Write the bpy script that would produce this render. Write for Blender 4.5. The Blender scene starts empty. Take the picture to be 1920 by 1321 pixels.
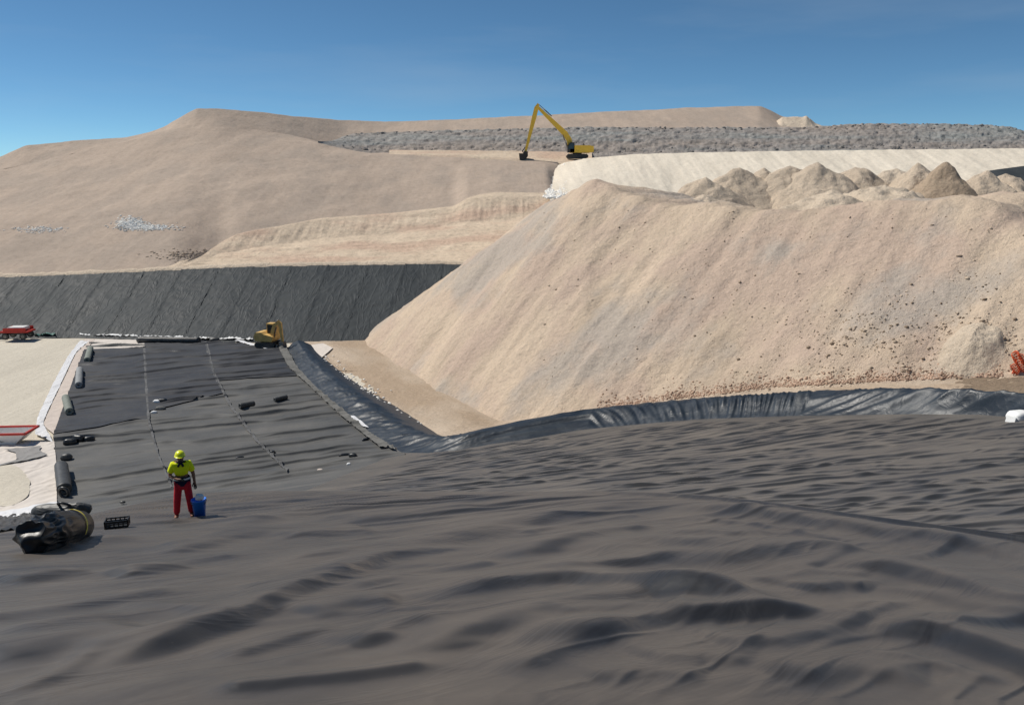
import bpy, bmesh, math, random
import numpy as np
from mathutils import Vector, Matrix

# ------------------------------------------------------------------ camera, sky, sun, exposure
sc = bpy.context.scene
COL = sc.collection
F, CX, CY, TH, H = 1500.0, 960.0, 660.5, math.radians(12.05), 16.5   # focal length in photo pixels, pitch, eye height
cd = bpy.data.cameras.new('camera'); cam = bpy.data.objects.new('camera', cd); COL.objects.link(cam)
cd.sensor_width = 36; cd.lens = 36*F/1920; cd.clip_start = 0.1; cd.clip_end = 6000
cam.location = (0, 0, H); cam.rotation_euler = (math.pi/2-TH, 0, 0); sc.camera = cam

SUN_AZ, SUN_EL = math.radians(-68), math.radians(50)       # azimuth from +Y, clockwise
w = bpy.data.worlds.new('World'); sc.world = w; w.use_nodes = True
nt = w.node_tree; nt.nodes.clear()
wo = nt.nodes.new('ShaderNodeOutputWorld'); bg = nt.nodes.new('ShaderNodeBackground')
sky = nt.nodes.new('ShaderNodeTexSky'); sky.sky_type = 'NISHITA'; sky.sun_disc = False
sky.sun_elevation = SUN_EL; sky.sun_rotation = SUN_AZ; sky.altitude = 2500; sky.air_density = 0.65
sky.dust_density = 0.0; sky.ozone_density = 8.0
bg.inputs['Strength'].default_value = 0.10
# faint high cirrus streaks
tc = nt.nodes.new('ShaderNodeTexCoord'); mp = nt.nodes.new('ShaderNodeMapping')
mp.inputs['Rotation'].default_value = (0.0, math.radians(28), math.radians(10)); mp.inputs['Scale'].default_value = (1.3, 2.0, 9.0)
nz = nt.nodes.new('ShaderNodeTexNoise'); nz.inputs['Scale'].default_value = 1.6; nz.inputs['Detail'].default_value = 6; nz.inputs['Roughness'].default_value = .55
rp = nt.nodes.new('ShaderNodeValToRGB'); rp.color_ramp.elements[0].position = .50; rp.color_ramp.elements[1].position = .85
rp.color_ramp.elements[0].color = (0, 0, 0, 1); rp.color_ramp.elements[1].color = (.16, .16, .16, 1)
mx = nt.nodes.new('ShaderNodeMix'); mx.data_type = 'RGBA'; mx.inputs[7].default_value = (5.0, 5.6, 6.0, 1)
L = nt.links.new
L(tc.outputs['Generated'], mp.inputs['Vector']); L(mp.outputs[0], nz.inputs['Vector']); L(nz.outputs[0], rp.inputs[0])
tn = nt.nodes.new('ShaderNodeMix'); tn.data_type = 'RGBA'; tn.blend_type = 'MULTIPLY'; tn.inputs[0].default_value = 1; tn.inputs[7].default_value = (.97, 1.11, .93, 1)
L(sky.outputs[0], tn.inputs[6]); L(rp.outputs[0], mx.inputs[0]); L(tn.outputs[2], mx.inputs[6]); L(mx.outputs[2], bg.inputs['Color']); L(bg.outputs[0], wo.inputs['Surface'])
sl = bpy.data.lights.new('sun', 'SUN'); so = bpy.data.objects.new('sun', sl); COL.objects.link(so)
sl.energy = 4.3; sl.angle = math.radians(.53); sl.color = (1, .95, .87)
sdir = Vector((math.sin(SUN_AZ)*math.cos(SUN_EL), math.cos(SUN_AZ)*math.cos(SUN_EL), math.sin(SUN_EL)))
so.rotation_euler = sdir.to_track_quat('Z', 'Y').to_euler(); so.location = (-60, 10, 90)
vs = sc.view_settings; vs.view_transform = 'Standard'; vs.look = 'None'; vs.gamma = 1; vs.exposure = 0.0; vs.use_curve_mapping = False

random.seed(7); rng = np.random.default_rng(11)

# ------------------------------------------------------------------ numeric helpers
def ray(px, py):
    px = np.asarray(px, float); py = np.asarray(py, float)
    u = (px-CX)/F; v = (CY-py)/F
    return u, math.cos(TH)+v*math.sin(TH), -math.sin(TH)+v*math.cos(TH)
def at(px, py, d):
    """point seen at a photo pixel at forward distance d"""
    x, y, z = ray(px, py); t = np.asarray(d, float)/y
    return np.stack(np.broadcast_arrays(x*t, y*t, H+z*t), -1)
def at_z(px, py, z0):
    x, y, z = ray(px, py); t = (np.asarray(z0, float)-H)/z
    return np.stack(np.broadcast_arrays(x*t, y*t, H+z*t), -1)
SK = .7
def zslope(X, Y): return 14.8-.3586*Y-.0432*X+.001505*Y*Y+.00503*X*Y+.0003*X*X
def zcell(X, Y):
    """near slope running down into the flat floor of the cell"""
    return np.logaddexp(0, zslope(X, Y)/SK)*SK
def hit(px, py):
    """where the photo pixel first meets the floor or near slope of the cell"""
    x, y, z = [np.array(a, float) for a in np.broadcast_arrays(*ray(px, py))]
    lo = np.full(x.shape, .2); hi = np.full(x.shape, 300.0); fnd = np.zeros(x.shape, bool); prev = .2
    for t in np.geomspace(.5, 200, 60):
        neg = (H+z*t < zcell(x*t, y*t)) & ~fnd
        hi = np.where(neg, t, hi); lo = np.where(neg, prev, lo); fnd |= neg; prev = t
    lo = np.where(fnd, lo, prev)
    for _ in range(26):
        m = (lo+hi)/2; neg = H+z*m < zcell(x*m, y*m)
        hi = np.where(neg, m, hi); lo = np.where(neg, lo, m)
    t = hi
    return np.stack([x*t, y*t, H+z*t], -1)

_G = np.stack([np.cos(np.arange(256)*2*math.pi/256), np.sin(np.arange(256)*2*math.pi/256)], -1)
def _h(ix, iy, s):
    n = (ix*374761393+iy*668265263+s*974634777) & 0xFFFFFFFF
    n = ((n ^ (n >> 13))*1274126177) & 0xFFFFFFFF
    return (n ^ (n >> 16)) & 255
def vn(x, y, s=0):
    """gradient noise, about -1..1"""
    x, y = np.broadcast_arrays(np.asarray(x, float), np.asarray(y, float)); x = x+.37; y = y+.61
    ix = np.floor(x).astype(np.int64); iy = np.floor(y).astype(np.int64); fx = x-ix; fy = y-iy
    def c(dx, dy):
        g = _h(ix+dx, iy+dy, s); return _G[g, 0]*(fx-dx)+_G[g, 1]*(fy-dy)
    u = fx*fx*fx*(fx*(fx*6-15)+10); v = fy*fy*fy*(fy*(fy*6-15)+10)
    a, b, cc, d = c(0, 0), c(1, 0), c(0, 1), c(1, 1)
    return 1.55*((a+(b-a)*u)*(1-v)+(cc+(d-cc)*u)*v)
def fbm(x, y, s=0, o=4, g=.5):
    r = 0; a = 1; n = 0
    for i in range(o):
        r = r+a*vn(x*2**i+i*17.3, y*2**i-i*9.1, s+i*31); n += a; a *= g
    return r/n
def sst(a, b, x):
    t = np.clip((x-a)/(b-a), 0, 1); return t*t*(3-2*t)
def aniso(X, Y, ang, Lc, asp, s, o=2, warp=.35):
    c, n = math.cos(math.radians(ang)), math.sin(math.radians(ang))
    a = (X*c+Y*n)/(Lc*asp); b = (-X*n+Y*c)/Lc
    b = b+warp*vn(a*1.3+5, b*.5, s+77)*1.5
    return fbm(a, b, s, o, .4)
def ridge(n, p=2.0):
    return np.clip(1-np.abs(n)*1.6, 0, 1)**p
def poly(pts, n, smooth=True):
    """resample a polyline by arc length"""
    P = np.array(pts, float); d = np.r_[0, np.cumsum(np.hypot(*(P[1:, :2]-P[:-1, :2]).T))]
    s = np.linspace(0, d[-1], n)
    R = np.stack([np.interp(s, d, P[:, k]) for k in range(P.shape[1])], -1)
    if smooth and n > 24:
        k = max(1, n//40)
        for _ in range(2):
            pad = np.r_[np.repeat(R[:1], k, 0), R, np.repeat(R[-1:], k, 0)]
            R2 = np.stack([np.convolve(pad[:, j], np.ones(2*k+1)/(2*k+1), 'valid') for j in range(R.shape[1])], -1)
            R2[0], R2[-1] = R[0], R[-1]; R = R2
    return R

# ------------------------------------------------------------------ object helpers
def tag(o, label=None, cat=None, group=None, kind=None):
    if label: o['label'] = label
    if cat: o['category'] = cat
    if group: o['group'] = group
    if kind: o['kind'] = kind
    return o
def link(name, me, m=None, parent=None, smooth=True):
    o = bpy.data.objects.new(name, me); COL.objects.link(o)
    if m: me.materials.append(m)
    if parent: o.parent = parent
    if smooth and len(me.polygons): me.polygons.foreach_set('use_smooth', [True]*len(me.polygons))
    return o
def thing(name, loc, label, cat, group=None, rz=0):
    o = bpy.data.objects.new(name, None); COL.objects.link(o); o.location = loc; o.rotation_euler = (0, 0, rz)
    o.empty_display_size = .2
    return tag(o, label, cat, group)
def grid(name, P, m=None, parent=None, keep=None, smooth=True):
    nr, nc = P.shape[:2]
    idx = np.arange(nr*nc).reshape(nr, nc)
    q = np.stack([idx[:-1, :-1], idx[:-1, 1:], idx[1:, 1:], idx[1:, :-1]], -1).reshape(-1, 4)
    if keep is not None:
        k = (keep[:-1, :-1] & keep[:-1, 1:] & keep[1:, 1:] & keep[1:, :-1]).reshape(-1); q = q[k]
    V = P.reshape(-1, 3)
    # face up
    if len(q):
        n = np.cross(V[q[:, 1]]-V[q[:, 0]], V[q[:, 3]]-V[q[:, 0]])[:, 2].sum()
        if n < 0: q = q[:, ::-1]
    me = bpy.data.meshes.new(name)
    me.vertices.add(len(V)); me.vertices.foreach_set('co', V.astype(np.float32).ravel())
    me.loops.add(q.size); me.loops.foreach_set('vertex_index', q.astype(np.int32).ravel())
    me.polygons.add(len(q)); me.polygons.foreach_set('loop_start', np.arange(0, q.size, 4, dtype=np.int32))
    me.polygons.foreach_set('loop_total', np.full(len(q), 4, np.int32))
    me.update(calc_edges=True); me.validate()
    return link(name, me, m, parent, smooth)
def structure(o): o['kind'] = 'structure'; return o
def bm_obj(name, bm, m, parent=None, smooth=False, bevel=0):
    if bevel:
        bmesh.ops.bevel(bm, geom=[e for e in bm.edges if len(e.link_faces) == 2 and e.calc_face_angle(0) > .6], offset=bevel, segments=2, affect='EDGES', clamp_overlap=True)
    bmesh.ops.recalc_face_normals(bm, faces=bm.faces)
    me = bpy.data.meshes.new(name); bm.to_mesh(me); bm.free()
    return link(name, me, m, parent, smooth)
def add_box(bm, c, s, rot=None):
    M = Matrix.Translation(Vector(c)) @ (rot.to_4x4() if rot else Matrix.Identity(4)) @ Matrix.Diagonal((s[0], s[1], s[2], 1))
    return bmesh.ops.create_cube(bm, size=1, matrix=M)['verts']
def add_cyl(bm, a, b, r0, r1=None, seg=16):
    a = Vector(a); b = Vector(b); d = b-a
    M = Matrix.Translation((a+b)/2) @ d.to_track_quat('Z', 'Y').to_matrix().to_4x4()
    return bmesh.ops.create_cone(bm, cap_ends=True, segments=seg, radius1=r0, radius2=r0 if r1 is None else r1, depth=d.length, matrix=M)['verts']
def add_beam(bm, pts, w, hs):
    """tapered box beam through pts in the XZ plane (y is the width)"""
    n = len(pts); rings = []
    for i, p in enumerate(pts):
        a = Vector(pts[max(0, i-1)]); b = Vector(pts[min(n-1, i+1)]); t = (b-a).normalized(); nn = Vector((-t.z, 0, t.x))
        p = Vector(p); h = hs[i]/2
        rings.append([bm.verts.new(p+nn*h*sz+Vector((0, w/2*sy, 0))) for sz, sy in ((1, -1), (1, 1), (-1, 1), (-1, -1))])
    for r0, r1 in zip(rings, rings[1:]):
        for k in range(4): bm.faces.new((r0[k], r0[(k+1) % 4], r1[(k+1) % 4], r1[k]))
    bm.faces.new(rings[0]); bm.faces.new(rings[-1][::-1])
def add_prism(bm, prof, y0, y1):
    a = [bm.verts.new((x, y0, z)) for x, z in prof]; b = [bm.verts.new((x, y1, z)) for x, z in prof]
    n = len(prof); bm.faces.new(a); bm.faces.new(b[::-1])
    for k in range(n): bm.faces.new((a[k], b[k], b[(k+1) % n], a[(k+1) % n]))
def add_ring(bm, c, R, r, ax=(0, 0, 1), seg=20, sub=6):
    q = Vector(ax).to_track_quat('Z', 'Y'); rows = []
    for i in range(seg):
        A = 2*math.pi*i/seg; row = []
        for j in range(sub):
            B = 2*math.pi*j/sub
            row.append(bm.verts.new(Vector(c)+q @ Vector(((R+r*math.cos(B))*math.cos(A), (R+r*math.cos(B))*math.sin(A), r*math.sin(B)))))
        rows.append(row)
    for i in range(seg):
        for j in range(sub):
            bm.faces.new((rows[i][j], rows[(i+1) % seg][j], rows[(i+1) % seg][(j+1) % sub], rows[i][(j+1) % sub]))
def add_tube(bm, pts, r, seg=8):
    n = len(pts); rings = []
    for i, p in enumerate(pts):
        a = Vector(pts[max(0, i-1)]); b = Vector(pts[min(n-1, i+1)]); q = (b-a).to_track_quat('Z', 'Y')
        rr = r[i] if hasattr(r, '__len__') else r
        rings.append([bm.verts.new(Vector(p)+q @ Vector((rr*math.cos(2*math.pi*k/seg), rr*math.sin(2*math.pi*k/seg), 0))) for k in range(seg)])
    for r0, r1 in zip(rings, rings[1:]):
        for k in range(seg): bm.faces.new((r0[k], r0[(k+1) % seg], r1[(k+1) % seg], r1[k]))
    bm.faces.new(rings[0][::-1]); bm.faces.new(rings[-1])
def stones(name, pts, sizes, m, parent=None, squash=.7, seed=3, sub=1):
    """many small angular lumps joined into one mesh"""
    r = np.random.default_rng(seed)
    b = bmesh.new(); bmesh.ops.create_icosphere(b, subdivisions=sub, radius=1)
    V0 = np.array([v.co[:] for v in b.verts]); T0 = np.array([[v.index for v in f.verts] for f in b.faces]); b.free()
    n = len(pts); nv = len(V0)
    V = np.repeat(V0[None], n, 0)*(1+r.uniform(-.35, .3, (n, nv, 1)))
    sc3 = np.stack([r.uniform(.7, 1.3, n), r.uniform(.7, 1.3, n), squash*r.uniform(.7, 1.2, n)], -1)
    V = V*sc3[:, None, :]
    a = r.uniform(0, 6.28, n); c, s = np.cos(a)[:, None], np.sin(a)[:, None]
    X = V[..., 0]*c-V[..., 1]*s; Y = V[..., 0]*s+V[..., 1]*c
    V = np.stack([X, Y, V[..., 2]], -1)*np.asarray(sizes)[:, None, None]+np.asarray(pts)[:, None, :]
    T = (T0[None]+(np.arange(n)*nv)[:, None, None]).reshape(-1, 3)
    me = bpy.data.meshes.new(name)
    me.vertices.add(n*nv); me.vertices.foreach_set('co', V.astype(np.float32).ravel())
    me.loops.add(T.size); me.loops.foreach_set('vertex_index', T.astype(np.int32).ravel())
    me.polygons.add(len(T)); me.polygons.foreach_set('loop_start', np.arange(0, T.size, 3, dtype=np.int32)); me.polygons.foreach_set('loop_total', np.full(len(T), 3, np.int32))
    me.update(calc_edges=True)
    return link(name, me, m, parent, False)

# ------------------------------------------------------------------ materials
class NB:
    def __init__(s, name):
        s.m = bpy.data.materials.new(name); s.m.use_nodes = True; s.nt = s.m.node_tree; s.b = s.nt.nodes['Principled BSDF']
        s.geo = s.nt.nodes.new('ShaderNodeNewGeometry')
    def pos(s, rotz=0, scale=(1, 1, 1), obj=False):
        mp = s.nt.nodes.new('ShaderNodeMapping'); mp.vector_type = 'POINT'
        src = s.geo.outputs['Position']
        if obj: src = s.nt.nodes.new('ShaderNodeTexCoord').outputs['Object']
        if rotz:
            m0 = s.nt.nodes.new('ShaderNodeMapping'); m0.inputs['Rotation'].default_value = (0, 0, rotz); s.nt.links.new(src, m0.inputs[0]); src = m0.outputs[0]
        mp.inputs['Scale'].default_value = scale; s.nt.links.new(src, mp.inputs[0]); return mp.outputs[0]
    def noise(s, vec, scale, detail=4, rough=.55, dist=0):
        n = s.nt.nodes.new('ShaderNodeTexNoise'); n.inputs['Scale'].default_value = scale; n.inputs['Detail'].default_value = detail
        n.inputs['Roughness'].default_value = rough; n.inputs['Distortion'].default_value = dist; s.nt.links.new(vec, n.inputs['Vector']); return n.outputs[0]
    def voro(s, vec, scale, out='Color'):
        n = s.nt.nodes.new('ShaderNodeTexVoronoi'); n.inputs['Scale'].default_value = scale; s.nt.links.new(vec, n.inputs['Vector']); return n.outputs[out]
    def ramp(s, fac, stops):
        r = s.nt.nodes.new('ShaderNodeValToRGB'); e = r.color_ramp.elements
        while len(e) < len(stops): e.new(.5)
        for k, (p, c) in enumerate(stops):
            e[k].position = p; e[k].color = (*(c if hasattr(c, '__len__') else (c, c, c)), 1)
        s.nt.links.new(fac, r.inputs[0]); return r.outputs[0]
    def mix(s, fac, a, b, mode='MIX'):
        n = s.nt.nodes.new('ShaderNodeMix'); n.data_type = 'RGBA'; n.blend_type = mode
        for i, x in ((0, fac), (6, a), (7, b)):
            if hasattr(x, 'is_linked'): s.nt.links.new(x, n.inputs[i])
            elif hasattr(x, '__len__'): n.inputs[i].default_value = (*x[:3], 1)
            else: n.inputs[i].default_value = x if i == 0 else (x, x, x, 1)
        return n.outputs[2]
    def bump(s, hgt, strength, dist=.1, prev=None):
        n = s.nt.nodes.new('ShaderNodeBump'); n.inputs['Strength'].default_value = strength; n.inputs['Distance'].default_value = dist
        s.nt.links.new(hgt, n.inputs['Height'])
        if prev: s.nt.links.new(prev, n.inputs['Normal'])
        return n.outputs[0]
    def done(s, col=None, rough=None, normal=None, spec=None, metal=None):
        for k, v in (('Base Color', col), ('Roughness', rough), ('Normal', normal), ('Specular IOR Level', spec), ('Metallic', metal)):
            if v is None: continue
            if hasattr(v, 'is_linked'): s.nt.links.new(v, s.b.inputs[k])
            elif hasattr(v, '__len__'): s.b.inputs[k].default_value = (*v, 1)
            else: s.b.inputs[k].default_value = v
        return s.m
def lerp3(a, b, t): return tuple(x+(y-x)*t for x, y in zip(a, b))
def sand(name, c, dark=.78, light=1.15, fall=0.0, streak=.5, tint=None, bump=.6, bscale=1.6, fine=6.0, patch=.05, contrast=1.0, tint2=None):
    """earth: broad patches, streaks down the fall line, clods"""
    s = NB(name); p = s.pos()
    cd_, cl = tuple(x*dark for x in c), tuple(min(.9, x*light) for x in c)
    a = s.noise(p, patch, 6, .6)
    col = s.ramp(a, [(.32, cd_), (.5, c), (.68, cl)])
    st = s.noise(s.pos(fall, (.34, .03, .08)), 1.0, 6, .66)
    col = s.mix(streak, col, s.ramp(st, [(.36, tuple(x*.80 for x in c)), (.5, c), (.63, tuple(min(.92, x*1.16) for x in c))]))
    if tint: col = s.mix(s.ramp(s.noise(s.pos(fall, (.16, .07, .16)), 1, 4), [(.45, 0), (.60, .8)]), col, tint)
    if tint2: col = s.mix(s.ramp(s.noise(s.pos(fall, (.11, .05, .11)), 1, 5, .6), [(.50, 0), (.60, .8)]), col, tint2)
    f = s.noise(p, fine, 8, .75)
    col = s.mix(1.0, col, s.ramp(f, [(.28, 1-.35*contrast), (.5, 1.0), (.75, 1+.14*contrast)]), 'MULTIPLY')
    n = s.bump(s.noise(p, bscale, 8, .72), bump, .35)
    n = s.bump(st, .25, .5, n)
    return s.done(col, .95, n, .15)
def plain(name, c, rough=.5, var=.15, scale=8, metal=0, bump=0, spec=.4):
    s = NB(name); p = s.pos(obj=True); f = s.noise(p, scale, 5, .6)
    col = s.ramp(f, [(.3, tuple(x*(1-var) for x in c)), (.7, tuple(min(.95, x*(1+var)) for x in c))])
    n = s.bump(f, bump, .02) if bump else None
    return s.done(col, rough, n, spec, metal)
def liner(name, base, dust, amt=.5, rough=.42, dscale=.5, streak=None, spec=.34, bump=.10, sheen=0, lie=None, crinkle=.13, cscale=1.3):
    s = NB(name); p = s.pos()
    if sheen:                                   # thin dry dust film
        s.b.inputs['Sheen Weight'].default_value = sheen; s.b.inputs['Sheen Roughness'].default_value = .38; s.b.inputs['Sheen Tint'].default_value = (1, .85, .69, 1)
    d1 = s.noise(p, dscale, 7, .62)
    vec = s.pos(*(streak or (0, (.35, 1.2, 1))))
    d2 = s.noise(vec, 1.0, 6, .6)
    dd = s.mix(.5, d1, d2)
    fac = s.ramp(dd, [(.34, max(0, amt-.38)), (.5, amt), (.66, min(1, amt+.38))])
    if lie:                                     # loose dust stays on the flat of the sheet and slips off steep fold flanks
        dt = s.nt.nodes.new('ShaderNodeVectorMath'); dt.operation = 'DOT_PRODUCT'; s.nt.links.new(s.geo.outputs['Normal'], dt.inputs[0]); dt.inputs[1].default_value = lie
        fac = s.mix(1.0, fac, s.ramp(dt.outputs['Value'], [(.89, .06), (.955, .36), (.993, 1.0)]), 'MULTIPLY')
    col = s.mix(fac, base, dust)
    sp = s.noise(p, 13, 6, .82)
    col = s.mix(s.ramp(sp, [(.64, 0), (.76, .34)]), col, tuple(min(.8, x*2.6) for x in dust))
    sc2 = s.noise(s.pos(math.radians(35), (1.2, 5, 2)), 1.0, 5, .75)
    col = s.mix(s.ramp(sc2, [(.70, 0), (.80, .30)]), col, tuple(min(.8, x*2.4) for x in dust))
    ro = s.ramp(dd, [(.3, rough-.08), (.7, rough+.14)])
    n = s.bump(s.noise(p, 5, 5, .6), bump, .03)
    cr = s.noise(vec, cscale, 4, .55, .6)         # fine creases along the sheet
    n = s.bump(s.ramp(cr, [(.42, 0), (.5, 1), (.58, 0)]), crinkle, .05, n)
    return s.done(col, ro, n, spec)

M = {}
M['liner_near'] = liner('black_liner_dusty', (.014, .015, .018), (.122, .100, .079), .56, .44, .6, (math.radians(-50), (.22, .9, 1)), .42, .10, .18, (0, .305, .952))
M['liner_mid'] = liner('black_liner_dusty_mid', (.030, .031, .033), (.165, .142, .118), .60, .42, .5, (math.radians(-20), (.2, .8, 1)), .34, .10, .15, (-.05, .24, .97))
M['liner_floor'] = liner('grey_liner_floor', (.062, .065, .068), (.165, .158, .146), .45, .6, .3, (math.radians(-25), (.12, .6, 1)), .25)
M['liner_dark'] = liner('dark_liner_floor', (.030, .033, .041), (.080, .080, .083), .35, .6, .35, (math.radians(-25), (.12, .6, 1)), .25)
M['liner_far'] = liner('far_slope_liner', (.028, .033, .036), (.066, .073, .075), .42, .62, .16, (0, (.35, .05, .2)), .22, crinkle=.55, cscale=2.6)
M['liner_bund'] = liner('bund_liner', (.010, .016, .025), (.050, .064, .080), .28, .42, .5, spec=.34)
M['mound'] = sand('mound_sand', (.60, .475, .355), .78, 1.10, math.radians(47), .5, (.54, .41, .325), .8, 1.3, 4.0, .045, .75, (.455, .395, .335))
M['hill'] = sand('hill_sand', (.455, .362, .287), .92, 1.06, 0, .35, (.405, .33, .268), .5, .5, 1.2, .02, .6)
M['bench'] = sand('bench_sand', (.64, .515, .385), .88, 1.1, math.radians(80), .5, (.56, .40, .30), .8, .6, 1.5, .05)
M['white'] = sand('white_embankment', (.785, .695, .565), .95, 1.06, 0, .55, None, .4, .6, 1.5, .03, .6)
M['waste'] = None
M['road'] = sand('road_sand', (.50, .405, .31), .84, 1.12, math.radians(-28), .5, (.40, .30, .21), .5, 1.6, 6, .12)
M['dirt'] = sand('brown_dirt', (.33, .25, .178), .8, 1.15, math.radians(-28), .5, (.27, .20, .14), .9, 1.6, 5, .3)
M['floor'] = sand('cell_floor_sand', (.60, .545, .45), .92, 1.06, 0, .3, None, .3, 1.5, 5, .08, .6)
M['ground'] = sand('ground_sand', (.45, .36, .27), .9, 1.08, 0, .3, None, .4, .5, 1, .01)
M['heap_tan'] = sand('heap_tan', (.57, .465, .355), .92, 1.1, 0, .2, None, .9, 1.5, 5, .2)
M['heap_brown'] = sand('heap_brown', (.42, .325, .235), .9, 1.12, 0, .2, None, .9, 1.5, 5, .2)
M['heap_light'] = sand('heap_light', (.63, .52, .40), .88, 1.1, 0, .2, None, .9, 1.5, 5, .2)
def waste_mat():
    s = NB('grey_waste'); p = s.pos()
    col = s.ramp(s.noise(s.pos(0, (.02, .02, .35)), 1, 5, .6), [(.35, (.29, .30, .285)), (.5, (.31, .28, .255)), (.66, (.34, .29, .25))])
    v = s.voro(p, 1.3); bw = s.nt.nodes.new('ShaderNodeRGBToBW'); s.nt.links.new(v, bw.inputs[0])
    col = s.mix(1, col, s.ramp(bw.outputs[0], [(.2, .78), (.5, 1), (.8, 1.15)]), 'MULTIPLY')
    col = s.mix(s.ramp(s.noise(p, 1.9, 4, .7), [(.70, 0), (.76, .4)]), col, (.6, .6, .58))
    return s.done(col, .9, s.bump(s.noise(p, 1.2, 6, .75), .6, .3), .2)
M['waste'] = waste_mat()
M['textile'] = plain('white_geotextile', (.70, .70, .71), .9, .07, 3, 0, .3, .1)
M['textile_pink'] = plain('pinkish_geotextile', (.60, .52, .46), .92, .08, 2, 0, .3, .1)
M['textile_cream'] = plain('cream_geotextile', (.66, .60, .54), .92, .07, 2, 0, .3, .1)
M['textile_dirty'] = plain('dirty_geotextile', (.165, .162, .152), .9, .25, 2.5, 0, .3, .1)
M['grey_mat'] = plain('grey_mat', (.27, .26, .25), .8, .12, 4, 0, .2)
M['black'] = plain('black_plastic', (.022, .023, .024), .38, .3, 6, 0, .3, .5)
M['bundle'] = plain('dusty_black_film', (.018, .019, .020), .40, .3, 3, 0, .4, .35)
M['blackdust'] = plain('dusty_black_plastic', (.050, .050, .048), .5, .45, 5, 0, .4, .5)
M['greenroll'] = plain('grey_green_roll', (.20, .22, .19), .75, .3, 9, 0, .3)
M['greyroll'] = plain('grey_roll', (.27, .28, .28), .7, .2, 9, 0, .3)
M['strap'] = plain('yellow_strap', (.75, .60, .06), .55, .15, 9)
M['hiviz'] = plain('hiviz_yellow', (.86, .97, .015), .75, .06, 8, 0, .2, .2)
M['helmet'] = plain('helmet_yellow', (.80, .84, .02), .3, .04, 8)
M['red'] = plain('red_trousers', (.52, .022, .035), .85, .15, 10, 0, .3, .2)
M['navy'] = plain('navy_cloth', (.012, .015, .035), .85, .2, 10, 0, .2, .2)
M['skin'] = plain('skin', (.24, .115, .065), .6, .08, 10)
M['glove'] = plain('black_glove', (.015, .015, .016), .7, .2, 12)
M['boot'] = plain('brown_boot', (.16, .05, .03), .6, .2, 12)
M['reflect'] = plain('reflective_strip', (.72, .72, .70), .4, .05, 12)
M['bluepl'] = plain('blue_plastic', (.02, .19, .74), .35, .1, 8)
M['whitepl'] = plain('white_cloth', (.80, .80, .78), .8, .06, 12)
M['exy'] = plain('excavator_yellow', (.86, .55, .06), .45, .10, 1.5)
M['exyd'] = plain('dusty_excavator_yellow', (.62, .40, .13), .65, .22, 2.5, 0, .1)
M['exdark'] = plain('excavator_dark', (.045, .043, .04), .6, .2, 3)
M['glass'] = plain('cab_glass', (.02, .025, .03), .08, .1, 1, 0, 0, .6)
M['steel'] = plain('worn_steel', (.20, .185, .165), .5, .25, 4, .5)
M['redp'] = plain('red_paint', (.50, .035, .022), .5, .15, 4)
M['whitep'] = plain('white_paint', (.74, .72, .69), .5, .08, 4)
M['orange'] = plain('orange_net', (.80, .13, .04), .7, .12, 6)
M['rock'] = plain('sand_clods', (.50, .40, .30), .95, .25, .35, 0, 0, .1)
M['rockdark'] = plain('dark_clods', (.31, .235, .17), .95, .3, .35, 0, 0, .1)
M['redsoil'] = plain('red_soil', (.48, .335, .245), .95, .25, .5, 0, 0, .1)
M['whiterock'] = plain('white_rock', (.86, .83, .77), .95, .1, .3, 0, 0, .1)
M['bluemark'] = plain('blue_spray_mark', (.03, .16, .32), .6, .3, 3)
M['teal'] = plain('teal_sheet', (.10, .22, .19), .6, .25, 3)
M['seam'] = plain('dusty_seam', (.125, .125, .126), .8, .3, 1.2, 0, .2, .2)
M['dust'] = plain('pale_dust', (.17, .157, .138), .95, .25, 1.4, 0, .2, .1)

# ------------------------------------------------------------------ large structure: ground, hill, banks
bm = bmesh.new(); bmesh.ops.create_grid(bm, x_segments=8, y_segments=8, size=2500)
g = structure(bm_obj('ground', bm, M['ground'])); g.location = (0, 0, -1.2)

def br(pts, blur=0):
    a = np.array(pts, float)
    if not blur: return lambda x: np.interp(x, a[:, 0], a[:, 1])
    g = np.arange(-900, 2900, 2.0); v = np.interp(g, a[:, 0], a[:, 1]); k = int(blur/2)|1
    for _ in range(3): v = np.convolve(np.pad(v, k//2, 'edge'), np.ones(k)/k, 'valid')
    return lambda x: np.interp(x, g, v)
R0y = br([(-500, 530), (0, 520), (100, 517), (300, 508), (450, 501), (600, 498), (870, 495), (1100, 490), (1300, 488)], 30)
R0d = br([(-500, 92), (0, 97), (450, 99), (870, 101), (1300, 104)], 60)
Rty = br([(-500, 528), (0, 518), (100, 515), (300, 505), (335, 498), (380, 478), (415, 454), (440, 441), (470, 434), (520, 426), (600, 411), (680, 406), (740, 402), (850, 389), (875, 374), (930, 366), (1040, 368), (1300, 368)], 8)
Rtd = br([(-500, 93), (0, 98), (300, 100), (335, 101.5), (380, 109), (415, 116), (600, 127), (870, 135), (1300, 137)], 20)
Rfy = br([(292, 506.5), (335, 500), (380, 487), (415, 474), (470, 466), (600, 447), (740, 436), (870, 417), (1040, 409), (1300, 405)], 12)
Rfd = br([(292, 99.6), (335, 100.5), (380, 106.5), (415, 112), (600, 121), (870, 128), (1300, 130)], 20)
R2y = br([(-500, 410), (0, 360), (400, 300), (560, 282), (640, 282), (690, 287), (770, 291), (900, 297), (1045, 305), (1100, 305), (1300, 305)], 50)
R2d = br([(-500, 128), (0, 140), (400, 155), (600, 173), (690, 178), (1300, 178)], 80)
R3y = br([(-500, 395), (0, 345), (400, 270), (560, 264), (600, 264), (660, 278), (700, 283), (1000, 285), (1100, 288), (1500, 281), (1920, 278), (2400, 276)], 50)
R3d = br([(-500, 133), (0, 147), (400, 166), (600, 183), (690, 188), (2400, 188)], 80)
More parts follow.
